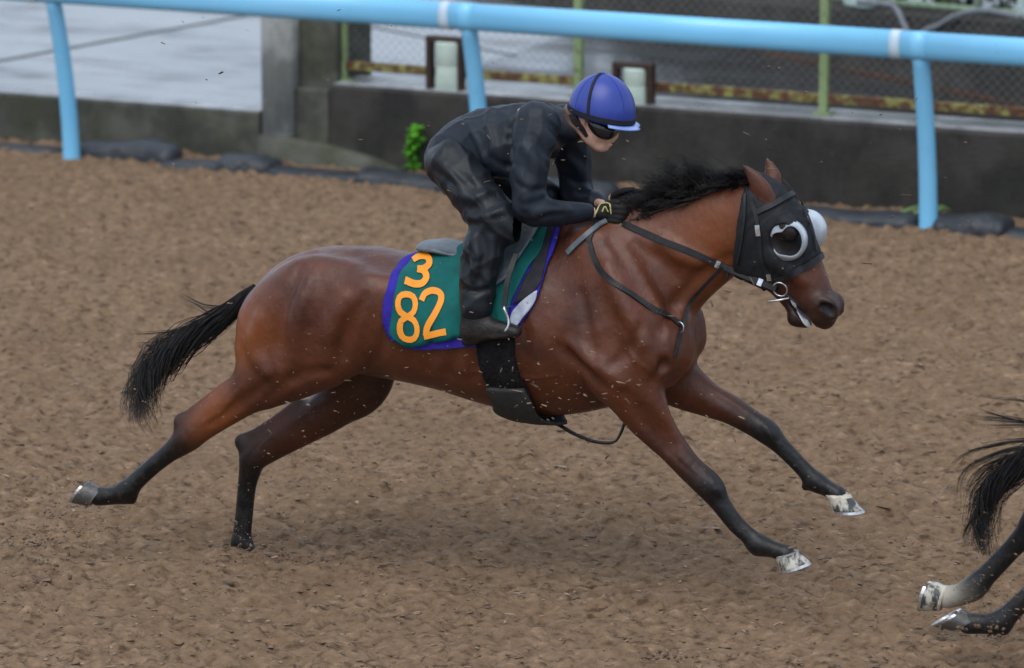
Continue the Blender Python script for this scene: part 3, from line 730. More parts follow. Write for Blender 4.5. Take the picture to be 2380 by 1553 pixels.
def face(S, fr):
    A = lambda pts, k, tone=BAY, l=0.0: S.add(nodes(fr, pts, l), k, tone)
    dark = (.75, 0, 0)
    A([(1770,488,66,.8),(1803,532,72,.82),(1838,590,62,.72),(1870,642,50,.72),(1895,690,42,.85),(1913,718,38,1.0)], .04,
      [BAY, BAY, BAY, (.1,0,0), (.5,0,0), (.85,0,0)])
    for s_ in (1, -1):
        f = nodes(fr, [(1752,545,58,.45,.055),(1760,590,52,.45,.055),(1790,622,42,.5,.045)]); f[:, 1] *= s_; S.add(f, .03, BAY)
        f = nodes(fr, [(1800,600,20,.7,.085),(1838,632,14,.7,.075),(1862,655,10,.7,.06)]); f[:, 1] *= s_; S.add(f, .02, BAY)      # facial crest
        f = nodes(fr, [(1826,528,24,.7,.088),(1838,540,20,.7,.092)]); f[:, 1] *= s_; S.add(f, .02, (.85,0,0))                          # brow, black tone for the eye cup's shading
        f = nodes(fr, [(1908,706,22,.8,.045),(1926,712,20,.8,.045),(1934,730,14,.8,.04)]); f[:, 1] *= s_; S.add(f, .015, (.7,0,0)) # nostril wing
        f = nodes(fr, [(1915,713,10,1.1,.068),(1928,722,12,1.1,.066),(1930,732,8,1.,.062)]); f[:, 1] *= s_; S.sub(f, .008)
    A([(1768,580,52,.7),(1795,622,46,.62),(1828,670,34,.75),(1850,708,25,1.0),(1862,735,21,1.2)], .03, [BAY, (.2,0,0), (.6,0,0), (.8,0,0), (.9,0,0)])
    A([(1905,735,26,1.1),(1918,745,20,1.1)], .02, dark)                                                 # upper lip
    A([(1852,738,22,1.2),(1872,746,16,1.2)], .015, dark)                                                # chin
    S.sub(nodes(fr, [(1843,700,4,9.),(1868,728,5,9.),(1892,752,5,9.)]), .008)                           # mouth line
def ears(S, fr):
    for s_, pts in ((1, [(1783,470,24,.6,.06),(1768,440,24,.55,.066),(1748,408,15,.5,.07),(1728,384,4,.6,.07)]),
                    (-1, [(1792,445,20,.6,-.05),(1796,415,21,.55,-.055),(1790,388,13,.5,-.06),(1781,368,4,.6,-.06)])):
        S.add(nodes(fr, pts), .015, [BAY, BAY, (.25,0,0), (.8,0,0)])

def hoof(parent, fr, cor, sole, l, r, mats, yaw_l=0.0):
    """cor, sole: picture points of coronet centre and of the ground surface's centre, toe: direction the wall slopes to"""
    c = fr.at(cor[0], cor[1], l); b = fr.at(sole[0], sole[1], l); toe = fr.at(sole[2], sole[3], l) - b
    ax = b - c; L = np.linalg.norm(ax)
    toe = toe/np.linalg.norm(toe); lat = np.array([0, 1., 0])
    up = np.cross(toe, lat); up /= np.linalg.norm(up)
    if up@ax > 0: up = -up
    n = 22; rings = [(0.0, .80, 0), (.08, .86, 0), (.16, .86, 0), (.5, .93, 0), (.86, 1.02, 0), (.94, 1.03, 0), (1.0, .96, 0)]
    V = []; 
    for t, q, _ in rings:
        o = c + ax*t
        for i in range(n):
            a = 2*math.pi*i/n; ex = math.cos(a); 
            V.append(o + toe*(r*q*(1.12*ex if ex > 0 else .92*ex)) + lat*(r*q*.92*math.sin(a)))
    Fq = []
    for k in range(len(rings)-1):
        for i in range(n): j = (i+1) % n; Fq.append((k*n+i, k*n+j, (k+1)*n+j, (k+1)*n+i))
    V.append(c - ax*.12); t0 = len(V)-1; V.append(b - ax*.14); b0 = len(V)-1
    e = (len(rings)-1)*n
    for i in range(n): j = (i+1) % n; Fq.append((t0, j, i)); Fq.append((b0, e+i, e+j))
    flip = np.dot(np.cross(toe, lat), ax) > 0
    if flip: Fq = [tuple(reversed(f)) for f in Fq]
    o = fmesh('hoof', V, Fq, [mats[0], mats[1]], parent)
    for p in o.data.polygons:
        if p.index < n*(2 if mats[1] is M['coronet_white'] else 1): p.material_index = 1
    # shoe: a thin U under the wall
    V = []; Fs = []; m = 19
    dn = ax/L
    for i in range(m):
        a = -2.35 + 4.7*i/(m-1); ex = math.cos(a)
        for q, dz in ((1.04, -.004), (1.06, .007), (.74, .007), (.74, -.004)):
            V.append(b + toe*(r*q*(1.12*ex if ex > 0 else .92*ex)) + lat*(r*q*.92*math.sin(a)) + dn*dz)
    for i in range(m-1):
        for k in range(4): Fs.append((i*4+k, i*4+(k+1) % 4, (i+1)*4+(k+1) % 4, (i+1)*4+k))
    Fs.append((0, 1, 2, 3)); Fs.append(tuple((m-1)*4+k for k in (3, 2, 1, 0)))
    fmesh('horseshoe', V, Fs, M['shoe'], o, smooth=False)
    return o

LEG_TONE_H = [BAY, BAY, BAY, BAY, (.25,0,0), (.9,0,0), BLK, BLK, BLK, BLK, BLK]
def fore_leg(S, fr, pts, tones, back, k=.03):
    S.add(nodes(fr, pts), k, tones)
    S.add(nodes(fr, back), .015, BLK)
def hind_leg(S, fr, pts, tones, tendon, point, ergot):
    S.add(nodes(fr, pts), .035, tones)
    S.add(nodes(fr, tendon), .03, [BAY, (.9, 0, 0)])
    S.add(nodes(fr, point), .02, BLK)
    S.add(nodes(fr, ergot), .015, BLK)

H1 = HORSE
def make_bay():
    S = Solid((H1.at(190, 1150, .15)[0]-.05, -.40, -.06), (H1.at(1965, 720, 0)[0]+.12, .40, 1.80), .0075)
    horse_trunk(S, H1)
    for s_ in (1, -1):
        # haunch, both sides
        f = nodes(H1, [(800,700,84,.5,.16),(720,722,106,.6,.155),(650,765,92,.7,.14),(618,812,76,.75,.135)]); f[:, 1] *= s_; S.add(f, .05, [BAY, BAY, TAN, TAN])
    # near thigh and hind leg
    S.add(nodes(H1, [(740,720,116,.55,.15),(735,800,100,.6,.17),(690,842,84,.65,.17),(620,880,64,.7,.165)]), .04, [BAY, BAY, BAY, BAY])
    S.add(nodes(H1, [(800,770,70,.55,.18),(815,812,50,.6,.19),(775,838,46,.6,.185)]), .04, BAY)
    hind_leg(S, H1, [(680,840,72,.75,.165),(577,909,53,.72,.16),(518,952,43,.72,.16),(469,990,36,.75,.16),(436,1017,34,.8,.16),(420,1032,29,.82,.16),
                     (392,1054,22.5,.8,.16),(352,1086,21,.8,.16),(314,1121,22,.85,.16),(293,1142,27,.85,.16),(264,1152,22,.9,.16),(228,1154,23,.95,.16)],
             [BAY, BAY, TAN, (.15,0,.3), (.75,0,0), BLK, BLK, BLK, BLK, BLK, BLK, BLK],
             [(525,915,17,.5,.16),(470,945,13,.5,.16),(424,977,14,.6,.16)], [(438,1010,28,.7,.16),(422,982,17,.7,.16)], [(290,1150,22,.8,.16),(306,1160,13,.7,.16)])
    # far thigh and hind leg, upper part painted darker as shadowed inner thigh
    S.add(nodes(H1, [(790,770,110,.6,-.13),(835,850,92,.6,-.14),(826,905,62,.65,-.14)]), .04, (.55, 0, 0))
    hind_leg(S, H1, [(826,900,62,.7,-.14),(770,950,52,.7,-.14),(702,992,45,.7,-.14),(640,1030,38,.72,-.14),(592,1062,34,.8,-.14),(582,1090,28,.82,-.14),
                     (574,1130,23,.8,-.14),(568,1190,22,.8,-.14),(563,1240,23,.85,-.14),(563,1262,27,.85,-.14),(574,1284,23,.9,-.14),(586,1302,24,.95,-.14)],
             [(.5,0,0), (.3,0,0), (.1,0,0), (.2,0,0), (.8,0,0), BLK, BLK, BLK, BLK, BLK, BLK, BLK],
             [(690,945,16,.5,-.14),(620,992,13,.5,-.14),(562,1024,14,.6,-.14)], [(588,1052,28,.7,-.14),(564,1030,17,.7,-.14)], [(560,1262,20,.8,-.14),(548,1270,12,.7,-.14)])
    # near foreleg
    fore_leg(S, H1, [(1440,850,74,.72,.18),(1477,912,66,.72,.17),(1513,975,48,.74,.165),(1553,1029,37,.78,.16),(1603,1088,31,.85,.16),(1650,1132,32,.9,.16),
                     (1674,1170,23,.85,.16),(1710,1218,20.5,.82,.16),(1745,1250,20.5,.85,.16),(1764,1266,25,.88,.16),(1798,1278,19,.9,.16),(1826,1288,22,.95,.16)],
             [BAY, BAY, BAY, (.1,0,0), (.7,0,0), BLK, BLK, BLK, BLK, BLK, BLK, BLK], [(1752,1266,18,.8,.16),(1757,1280,11,.7,.16)])
    S.add(nodes(H1, [(1490,890,40,.6,.20),(1525,960,30,.6,.195),(1555,1010,18,.6,.18)]), .02, BAY)      # extensor
    S.add(nodes(H1, [(1440,900,36,.6,.19),(1480,975,26,.6,.185),(1530,1030,15,.6,.17)]), .02, BAY)
    # far foreleg
    fore_leg(S, H1, [(1520,850,74,.72,-.14),(1585,894,57,.74,-.14),(1643,928,41,.76,-.14),(1697,952,34,.8,-.14),(1750,984,29,.85,-.14),(1782,1004,29,.9,-.14),
                     (1808,1030,22,.85,-.14),(1842,1064,19.5,.82,-.14),(1880,1104,20,.85,-.14),(1898,1121,24,.88,-.14),(1924,1136,19,.9,-.14),(1946,1150,21,.95,-.14)],
             [BAY, BAY, (.1,0,0), (.45,0,0), (.9,0,0), BLK, BLK, BLK, BLK, BLK, BLK, BLK], [(1882,1122,17,.8,-.14),(1872,1132,10,.7,-.14)])
    face(S, H1)
    # hollows
    for s_ in (1, -1):
        for pts, k in (([(905,720,14,.5,.30),(885,790,20,.5,.31),(868,850,16,.5,.29)], .05), ([(1392,560,10,.5,.215),(1440,620,10,.5,.235),(1490,700,10,.5,.25),(1530,760,9,.5,.24)], .03),
                       ([(1340,760,9,.5,.30),(1362,830,12,.5,.30),(1385,890,12,.5,.28)], .03), ([(1690,600,10,.5,.135),(1640,650,12,.5,.16),(1580,710,12,.5,.18)], .03),
                       ([(1545,850,10,.6,.22),(1530,885,10,.6,.24)], .02), ([(1460,800,7,.5,.315),(1425,850,8,.5,.32)], .02)):
            f = nodes(H1, pts); f[:, 1] *= s_; S.sub(f, k)
    def score(lines, depth, k, lift=.5):
        for ln in lines:
            P, N, ok = pick(smooth_line(np.array(ln, float), 14), S, H1)
            P = P[ok]; N = N[ok]
            if len(P) < 6: continue
            t = np.linspace(0, 1, len(P)); rr = (.3+.7*np.sin(np.pi*t))*depth
            for s_ in (1, -1):
                f = np.hstack([P+N*depth*lift, rr[:, None], np.ones((len(P), 1))]); f[:, 1] *= s_; S.sub(f, k, m=2)
    def swell(lines, hgt, k, mirror=(1, -1)):
        for ln in lines:
            P, N, ok = pick(smooth_line(np.array(ln, float), 14), S, H1)
            P = P[ok]; N = N[ok]
            if len(P) < 6: continue
            t = np.linspace(0, 1, len(P)); rr = (.3+.7*np.sin(np.pi*t))*hgt
            for s_ in mirror:
                f = np.hstack([P-N*hgt*.25, rr[:, None], np.ones((len(P), 1))]); f[:, 1] *= s_; S.add(f, k, None, m=2)
    swell([[(1410,620),(1450,710),(1490,800)], [(1330,800),(1390,850),(1440,890)], [(720,650),(690,740),(690,830)], [(800,690),(770,770),(760,840)], [(600,740),(590,810),(620,870)],
           [(1540,560),(1600,600),(1650,610)]], .022, .045)
    score([[(1297,805),(1350,850),(1405,905)], [(1350,680),(1365,760),(1380,840)], [(1420,560),(1470,640),(1512,720),(1534,790),(1538,850)], [(1490,760),(1460,820),(1420,850)],
           [(848,690),(815,756),(800,830)], [(700,620),(655,720),(650,820),(672,880)], [(905,740),(890,800),(866,850)], [(640,880),(560,935),(490,985)], [(760,860),(690,875),(620,925)],
           [(1700,596),(1635,632),(1575,700),(1538,770)], [(1478,570),(1540,612),(1580,650)], [(1495,948),(1530,995),(1570,1050)], [(1455,915),(1500,985),(1545,1045)]], .015, .034, .62)
    score([[(1545,1040),(1580,1075),(1625,1115)], [(1690,1190),(1715,1222),(1745,1252)], [(1655,1140),(1665,1160),(1680,1172)], [(405,1052),(360,1090),(318,1126)], [(425,1000),(440,1025),(432,1045)],
           [(1640,905),(1690,940),(1740,975)], [(1815,1040),(1850,1076),(1880,1108)], [(578,1120),(570,1180),(563,1240)], [(610,1020),(590,1050),(585,1080)]], .008, .010, .6)
    score([[(1150,720),(1165,800),(1150,890)], [(1200,700),(1220,800),(1210,910)], [(1100,730),(1112,800),(1098,880)], [(1050,740),(1058,800),(1045,870)], [(1000,750),(1005,800),(995,860)]], .013, .045, .75)
    swell([[(1300,870),(1240,880),(1150,868),(1060,860)], [(1440,760),(1470,830),(1520,870)], [(560,900),(520,950),(470,985)]], .0055, .010)
    swell([[(1655,1120),(1662,1132),(1668,1150)], [(1775,990),(1788,1004),(1798,1022)]], .010, .018, (1,))
    bare = S.F.copy()
    ears(S, H1)
    V, Q = S.mesh(2)
    return S, bare, V, Q
S1, BARE, V1, Q1 = make_bay()
M['horn'] = simple('hoof_horn', (.045, .044, .045), (.11, .10, .09), 40, .4, .5, .2, stretch=(1, 1, 6))
M['horn_grey'] = simple('pale_hoof_horn', (.20, .21, .22), (.12, .12, .12), 30, .4, .5, .2)
M['horn_blotch'] = simple('muddy_white_hoof', (.50, .47, .40), (.05, .05, .052), 26, .45, .5, .4, .003, 60, stretch=(1, 1, .45), stops=(.44, .56))
M['coronet_white'] = simple('white_coronet', (.62, .58, .48), (.38, .33, .25), 40, .6, .3, .4)
M['coronet_black'] = simple('black_coronet', (.014, .014, .016), (.05, .04, .03), 40, .6, .3, .4)
M['shoe'] = simple('aluminium_shoe', (.62, .64, .66), (.35, .34, .32), 30, .35, .5, .1, metal=.7)

horse = thing('racehorse', H1, H1.ground(1200, 1364), 'bay racehorse at full gallop wearing a black blinker hood and a green number cloth', 'horse')
body = fmesh('body', V1, Q1, M['coat'], horse)
_T = S1.tones(V1)
for s_ in (1, -1):
    _e = H1.at(1278.3+1640*.33676, 290.5+795*.33676, .09)*np.array([1, s_, 1]); _d = np.linalg.norm(V1-_e, axis=1)
    _w = np.clip((.105-_d)/.04, 0, 1)[:, None]; _T = _T*(1-_w)+np.array([.96, 0, 0])*_w          # shading inside the eye cup, painted black on the coat
    _e = H1.at(1924, 719, .06)*np.array([1, s_, 1]); _d = np.linalg.norm(V1-_e, axis=1)
    _w = np.clip((.045-_d)/.03, 0, 1)[:, None]; _T = _T*(1-_w)+np.array([1., 0, 0])*_w            # nostril
put_tone(body, _T)
hoof(horse, H1, (226, 1155), (188, 1141, 168, 1168), .16, 33*PX, (M['horn'], M['horn_grey']))
hoof(horse, H1, (585, 1303), (600, 1326, 640, 1320), -.14, 34*PX, (M['horn'], M['coronet_black']))
hoof(horse, H1, (1826, 1287), (1846, 1318, 1890, 1306), .16, 33*PX, (M['horn_blotch'], M['horn_grey']))
hoof(horse, H1, (1944, 1148), (1968, 1186, 2010, 1188), -.14, 34*PX, (M['horn_blotch'], M['coronet_white']))


# ------------------------------------------------------------------ draping and strap helpers
ZC = float(H1.at(1100, 730, 0)[2])
def radial(S, s, th, off):
    """distance from the trunk's axis to the surface, lifted by off"""
    rs = np.linspace(.06, .55, 150); d = np.stack([np.zeros_like(th), np.sin(th), np.cos(th)], -1)
    o = np.stack([s, np.zeros_like(s), np.full_like(s, ZC)], -1)
    V = np.stack([S.sample(o+d*r) for r in rs], 0) - off
    out = V > 0; i = np.maximum(out.argmax(0), 1); idx = np.indices(i.shape)
    v0 = np.take_along_axis(V, (i-1)[None], 0)[0]; v1 = np.take_along_axis(V, i[None], 0)[0]
    r = rs[i-1] + (rs[i]-rs[i-1])*np.clip(-v0/(v1-v0+1e-9), 0, 1)
    return o + d*r[..., None]
def s_theta(pts):
    P, n, ok = pick(pts)
    return np.stack([P[:, 0], np.arctan2(P[:, 1], P[:, 2]-ZC)], 1)
def drape(name, left, right, top_s, off, mat, parent, thick=.004, nr=26, nc=34, both=True, fold=.0, top=True, S=None):
    L = s_theta(left); R = s_theta(right)
    if top:
        L = np.vstack([[top_s[0], 0.0], L]); R = np.vstack([[top_s[1], 0.0], R])
    L = smooth_line(L, nr); R = smooth_line(R, nr)
    rows = []
    for a, b in zip(L, R):
        t = np.linspace(0, 1, nc)[:, None]; rows.append(a*(1-t)+b*t)
    G = np.array(rows)
    if both and top:
        B = G[::-1].copy(); B[..., 1] *= -1; G = np.concatenate([B[:-1], G], 0)
    o = off + fold*np.sin(G[..., 0]*58 + G[..., 1]*3)*np.clip(np.abs(G[..., 1])*1.2-.5, 0, 1)
    P = radial(S or S1, G[..., 0], G[..., 1], o)
    f = grid_faces(P.shape[0], nc)
    ob = fmesh(name, P.reshape(-1, 3), f, mat, parent)
    md = ob.modifiers.new('thickness', 'SOLIDIFY'); md.thickness = thick; md.offset = 0
    return ob
def body_strap(name, pts, width, mat, parent, off=.004, thick=.004, n=28, S=None):
    P, N, ok = pick(smooth_line(pts, n), S)
    for _ in range(2): P[1:-1] = (P[:-2]+2*P[1:-1]+P[2:])/4
    return ribbon(name, P+N*off, N, width, thick, mat, parent)
def strands(name, paths, radii, mat, parent, n=3):
    """paths (k,m,3), radii (k,m): thin tapered hairs joined into one part"""
    Pt = np.asarray(paths); R = np.asarray(radii); k, m, _ = Pt.shape
    T = np.gradient(Pt, axis=1); T /= np.linalg.norm(T, axis=2)[..., None]+1e-9
    B = np.cross(T, np.array([0.1, 1., .15])); B /= np.linalg.norm(B, axis=2)[..., None]+1e-9; N = np.cross(B, T)
    a = np.linspace(0, 2*np.pi, n, endpoint=False)
    V = Pt[:, :, None]+R[:, :, None, None]*(np.cos(a)[None, None, :, None]*B[:, :, None]+np.sin(a)[None, None, :, None]*N[:, :, None])
    V = V.reshape(-1, 3)
    base = (np.arange(k)[:, None]*m+np.arange(m-1)[None]).ravel()*n
    F = np.concatenate([np.stack([base+j, base+(j+1) % n, base+n+(j+1) % n, base+n+j], 1) for j in range(n)])
    return fmesh(name, V, F, mat, parent)

# ------------------------------------------------------------------ tail and mane
def make_tail(fr, parent, mid, widths, l, count, seed, lenvar=(.52, 1.06), wild=.16, spread=1.3, extra=()):
    g = np.random.default_rng(seed)
    C = smooth_line(np.array([fr.at(x, y, l) for x, y in mid]), 26)
    W = np.interp(np.linspace(0, 1, 26), np.linspace(0, 1, len(widths)), widths)*PX
    T = np.gradient(C, axis=0); T /= np.linalg.norm(T, axis=1)[:, None]
    lat = np.array([0, 1., 0]); Nn = np.cross(T, lat)
    paths = []; radii = []
    for i in range(count):
        a = g.uniform(0, 2*np.pi); q = g.uniform(0, 1)**.5
        fin = lenvar[0]+(lenvar[1]-lenvar[0])*g.beta(2.0, 1.3); start = 0 if g.random() < .5 else g.uniform(0, .45)
        t = np.linspace(start, fin, 14); idx = t*25
        ip = lambda A: np.stack([np.interp(idx, np.arange(26), A[:, j]) for j in range(3)], 1)
        c = ip(C); n_ = ip(Nn); w = np.interp(idx, np.arange(26), W)
        ph = g.uniform(0, 6); amp = g.uniform(0, wild)*((t-start)**1.5)
        a2 = a + g.normal(0, .5)*(t-start)
        grow = np.clip((t-start)*6+(.35 if start == 0 else .55), 0, 1)
        off = (np.cos(a2)*q*w*grow)[:, None]*n_ + (np.sin(a2)*q*w*grow*.8)[:, None]*lat
        tip = np.clip((t-.6)/.4, 0, 1)[:, None]**1.5
        off = off*(1+tip*g.normal(0, .5)*spread) + (amp*np.sin(t*9+ph))[:, None]*n_ + (amp*np.cos(t*8+ph))[:, None]*lat
        paths.append(c+off); r0 = g.uniform(.0011, .0022); radii.append(r0*np.interp(np.linspace(0, 1, 14), [0, .1, .6, 1], [.7, 1, .9, .15]))
    for pts, num, rr in extra:                                       # loose flying locks
        c = smooth_line(np.array([fr.at(x, y, l) for x, y in pts]), 14)
        for i in range(num):
            j = g.normal(0, 1, 3)*rr*PX; cut = g.uniform(.7, 1.0)
            cc = resample(c[:max(4, int(14*cut))], 14)
            k = np.linspace(.5, 1.3, 14)[:, None]; paths.append(cc+j*k); radii.append(g.uniform(.0009, .0016)*np.linspace(1, .2, 14))
    return strands('tail', paths, radii, M['hair'], parent)
make_tail(H1, horse, [(592,664),(560,698),(528,730),(463,772),(409,808),(362,853),(336,900),(322,985)], [14,20,23,23,20,16,12,8], 0.0, 760, 3, spread=1.2, wild=.16,
          extra=[([(520,715),(470,712),(420,690),(392,684)], 12, 3), ([(500,740),(450,705),(400,690)], 7, 4), ([(455,770),(400,770),(340,776),(270,776)], 10, 2.5), ([(430,790),(370,795),(310,800)], 9, 3),
                 ([(370,840),(320,870),(290,905)], 26, 6), ([(350,870),(310,900),(280,925)], 20, 7), ([(345,890),(325,930),(315,960)], 24, 6)])
def make_mane():
    g = np.random.default_rng(5); paths = []; radii = []
    crest = smooth_line(np.array([(1748,424),(1700,434),(1640,448),(1580,470),(1530,492),(1480,512),(1445,530)], float), 60)
    tall = np.interp(np.linspace(0, 1, 60), [0, .12, .3, .42, .55, .75, 1], [26, 42, 66, 92, 78, 60, 40])
    lead = []
    for c_ in range(220):
        t = (c_+g.uniform(-.8, .8))/219; t = min(max(t, 0), 1); ht = np.interp(t, np.linspace(0, 1, 60), tall)*g.uniform(.55, 1.18)
        if g.random() < .30: up = ht*g.uniform(-.25, .25); bk = -ht*g.uniform(.35, .65); side = .05
        else: up = -ht*g.uniform(.55, 1.05); bk = -ht*g.uniform(.30, .85); side = g.normal(.0, .025)
        lead.append((t, up, bk, side, g.uniform(-.1, .25)))
    for i in range(6200):
        t, up, bk, side, dr = lead[g.integers(0, 220)]
        tt = min(max(t+g.normal(0, .022), 0), 1); j = int(tt*59); x, y = crest[j]; q = g.uniform(.7, 1.05); up = up*q+g.normal(0, 2.5); bk = bk*q+g.normal(0, 3)
        l0 = g.normal(.012, .016); root = H1.at(x, y+g.uniform(-6, 5), l0); lp = l0+side+g.normal(0, .006)
        p1 = H1.at(x+bk*.30, y+up*.55, (l0+lp)/2); p2 = H1.at(x+bk*.8, y+up*.97, lp); p3 = H1.at(x+bk*1.25, y+up+abs(bk)*dr, lp+.008)
        paths.append(resample(cat_rom(np.array([root, p1, p2, p3]), 4), 9))
        radii.append(g.uniform(.0014, .0028)*np.linspace(1, .15, 9))
    for k in range(26):                                             # wisps and forelock spikes
        x0, y0 = crest[int(g.uniform(5, 55))]
        p = [(x0, y0), (x0-20, y0-45), (x0-60-g.uniform(0, 20), y0-70-g.uniform(0, 20))]
        paths.append(resample(np.array([H1.at(a, b, g.normal(0, .02)) for a, b in p]), 9)); radii.append(.0012*np.linspace(1, .2, 9))
    o = strands('mane', paths, radii, M['hair'], horse)
make_mane()

# ------------------------------------------------------------------ number cloth, pad, saddle
M['green_cloth'] = simple('teal_green_cloth', (.004, .125, .112), (.003, .085, .080), 14, .8, .25, .35, .002, 420)
M['purple_cloth'] = simple('blue_violet_cloth', (.040, .028, .36), (.030, .020, .24), 18, .85, .2, .4, .002, 300)
M['black_cloth'] = simple('black_pad_cloth', (.018, .018, .022), (.030, .030, .034), 30, .8, .25, .4, .002, 300)
M['white_cloth'] = simple('grey_white_quilting', (.46, .50, .58), (.33, .37, .45), 40, .8, .3, .5, .004, 70)
M['orange'] = simple('orange_print', (.92, .33, .030), (.80, .26, .022), 25, .6, .3, .2, .001, 300, stops=(.5, .8))
M['leather'] = simple('black_leather', (.007, .0075, .009), (.016, .017, .019), 40, .48, .35, .3, .001, 200)
M['leather_grey'] = simple('wet_grey_leather', (.12, .15, .17), (.07, .085, .10), 25, .4, .5, .2, .001, 160)
M['steel'] = simple('polished_steel', (.75, .77, .80), (.5, .5, .52), 40, .25, .5, 0, metal=.9)
M['girth_fuzz'] = simple('black_fleece', (.008, .008, .009), (.018, .018, .018), 60, .95, .1, .8, .006, 140)
M['girth_web'] = simple('charcoal_girth_web', (.026, .028, .028), (.040, .042, .040), 40, .7, .3, .4, .002, 260)
C3 = lambda dx, dy: (842.5+dx*.33674, 522.9+dy*.33674)
def c3(*p): return [C3(a, b) for a, b in p]
pad = thing('saddle_pad', H1, H1.at(*C3(500, 200), 0), 'blue-violet trimmed pad under the green number cloth, with a white front corner', 'saddle pad')
pl = c3((330,225),(262,270),(190,400),(150,540),(150,680),(190,765),(290,822))
pr = c3((1330,180),(1292,260),(1265,340),(1235,440),(1205,520),(1160,600),(1085,700))
drape('purple_pad', pl, pr, (H1.at(*C3(380, 190), 0)[0], H1.at(*C3(1420, 10), 0)[0]), .010, M['purple_cloth'], pad, .008, fold=.002)
body_strap('hem', c3((296,822),(350,832),(420,830),(500,822),(600,812),(700,800),(790,792),(850,780)), np.interp(np.linspace(0, 1, 30), [0, .2, .5, 1], [.012, .026, .040, .052]), M['purple_cloth'], pad, .015, .005, n=30)
drape('black_panel', c3((1180,300),(1130,380),(1085,480),(1050,560)), c3((1268,300),(1252,370),(1225,440),(1130,520)), (H1.at(*C3(1300, 120), 0)[0], H1.at(*C3(1385, 60), 0)[0]), .018, M['black_cloth'], pad, .003, nr=16, nc=8, both=True)
drape('white_corner', c3((1200,472),(1130,520),(1062,585),(1034,640),(1040,680)), c3((1216,466),(1206,525),(1165,590),(1110,655),(1074,702)), None, .019, M['white_cloth'], pad, .004, nr=14, nc=8, top=False, both=False)
cloth = thing('number_cloth', H1, H1.at(*C3(500, 200), 0), 'teal green number cloth on the bay horse with orange 3 and 82', 'number cloth')
gl = c3((400,215),(330,290),(262,400),(232,520),(216,660),(213,745),(312,832))
gr = c3((1250,190),(1160,310),(1095,430),(1045,540),(1020,620),(1022,680),(1010,705))
drape('cloth', gl, gr, (H1.at(*C3(470, 150), 0)[0], H1.at(*C3(1330, 80), 0)[0]), .022, M['green_cloth'], cloth, .003, nr=32, nc=70, fold=.0035)

def digit(name, strokes, width):
    V = []; F = []
    for pts in strokes:
        c = smooth_line(np.array(pts, float), 34)
        T = np.gradient(c, axis=0); T /= np.linalg.norm(T, axis=1)[:, None]+1e-9; nn = np.stack([-T[:, 1], T[:, 0]], 1)
        g = np.stack([c+nn*width*k for k in (-.5, -.17, .17, .5)], 1)
        b0 = len(V); V += [tuple(p) for p in g.reshape(-1, 2)]
        F += [tuple(int(b0+q) for q in f) for f in grid_faces(34, 4)]
    P, N, ok = pick([C3(a, b) for a, b in V])
    sth = np.stack([P[:, 0], np.arctan2(P[:, 1], P[:, 2]-ZC)], 1)
    fold = .0035*np.sin(sth[:, 0]*58+sth[:, 1]*3)*np.clip(np.abs(sth[:, 1])*1.2-.5, 0, 1)
    Q = radial(S1, sth[:, 0], sth[:, 1], .0275+fold)
    fmesh(name, Q, F, M['orange'], cloth)
digit('digit_three', [[(358,282),(400,258),(455,262),(472,300),(440,335),(398,345)], [(398,345),(440,352),(458,390),(430,425),(375,430),(318,412)]], 42)
digit('digit_eight', [[(330,630),(285,600),(268,550),(282,505),(325,492),(368,505),(385,550),(372,600),(330,630),(290,655),(280,710),(298,760),(345,775),(388,755),(400,705),(378,655),(330,630)]], 38)
digit('digit_two', [[(428,530),(450,490),(500,470),(548,480),(560,520),(535,580),(495,650),(470,700),(462,745)], [(448,750),(520,738),(602,722)]], 41)

saddle = thing('saddle', H1, H1.at(1120, 590, 0), 'small grey and black exercise saddle under the crouching rider', 'saddle')
def saddle_seat():
    S = Solid((H1.at(960, 600, 0)[0], -.24, 1.0), (H1.at(1330, 600, 0)[0], .24, 1.6), .006)
    S.add(nodes(H1, [(986,570,10,5.),(1030,572,13,5.2),(1080,584,13,5.),(1150,584,13,5.),(1230,564,14,4.),(1290,538,16,3.)]), .01)
    S.add(nodes(H1, [(1240,560,20,3.0),(1300,532,20,2.2)]), .02)
    V, Q = S.mesh(2); fmesh('seat', V, Q, M['leather_grey'], saddle)
saddle_seat()
drape('flap', c3((820,170),(860,330),(900,470)), c3((1215,120),(1130,230),(1010,400)), (H1.at(1130, 570, 0)[0], H1.at(1300, 540, 0)[0]), .034, M['leather_grey'], saddle, .006, nr=14, nc=14)
drape('girth', c3((800,740),(805,860),(815,930),(845,1030),(880,1120),(925,1220)), c3((1060,740),(1058,860),(1070,935),(1105,1030),(1142,1105),(1195,1215)), None, .014, M['girth_fuzz'], saddle, .012, nr=22, nc=8, top=False)
def girth_lower():
    L = s_theta(c3((868,1085),(905,1180),(945,1252))); R = s_theta(c3((1130,1085),(1180,1190),(1240,1290)))
    L = np.vstack([L, [L[-1, 0]+.10, math.pi]]); R = np.vstack([R, [R[-1, 0]+.06, math.pi]])
    L = smooth_line(L, 24); R = smooth_line(R, 24); t = np.linspace(0, 1, 9)[None, :, None]
    G = L[:, None]*(1-t)+R[:, None]*t; B = G[::-1].copy(); B[..., 1] = 2*math.pi-B[..., 1]; G = np.concatenate([G, B[1:]], 0)
    P = radial(S1, G[..., 0], G[..., 1], np.full(G.shape[:2], .024)); o = fmesh('girth_band', P.reshape(-1, 3), grid_faces(P.shape[0], 9), M['girth_web'], saddle)
    md = o.modifiers.new('thickness', 'SOLIDIFY'); md.thickness = .014; md.offset = 0
girth_lower()

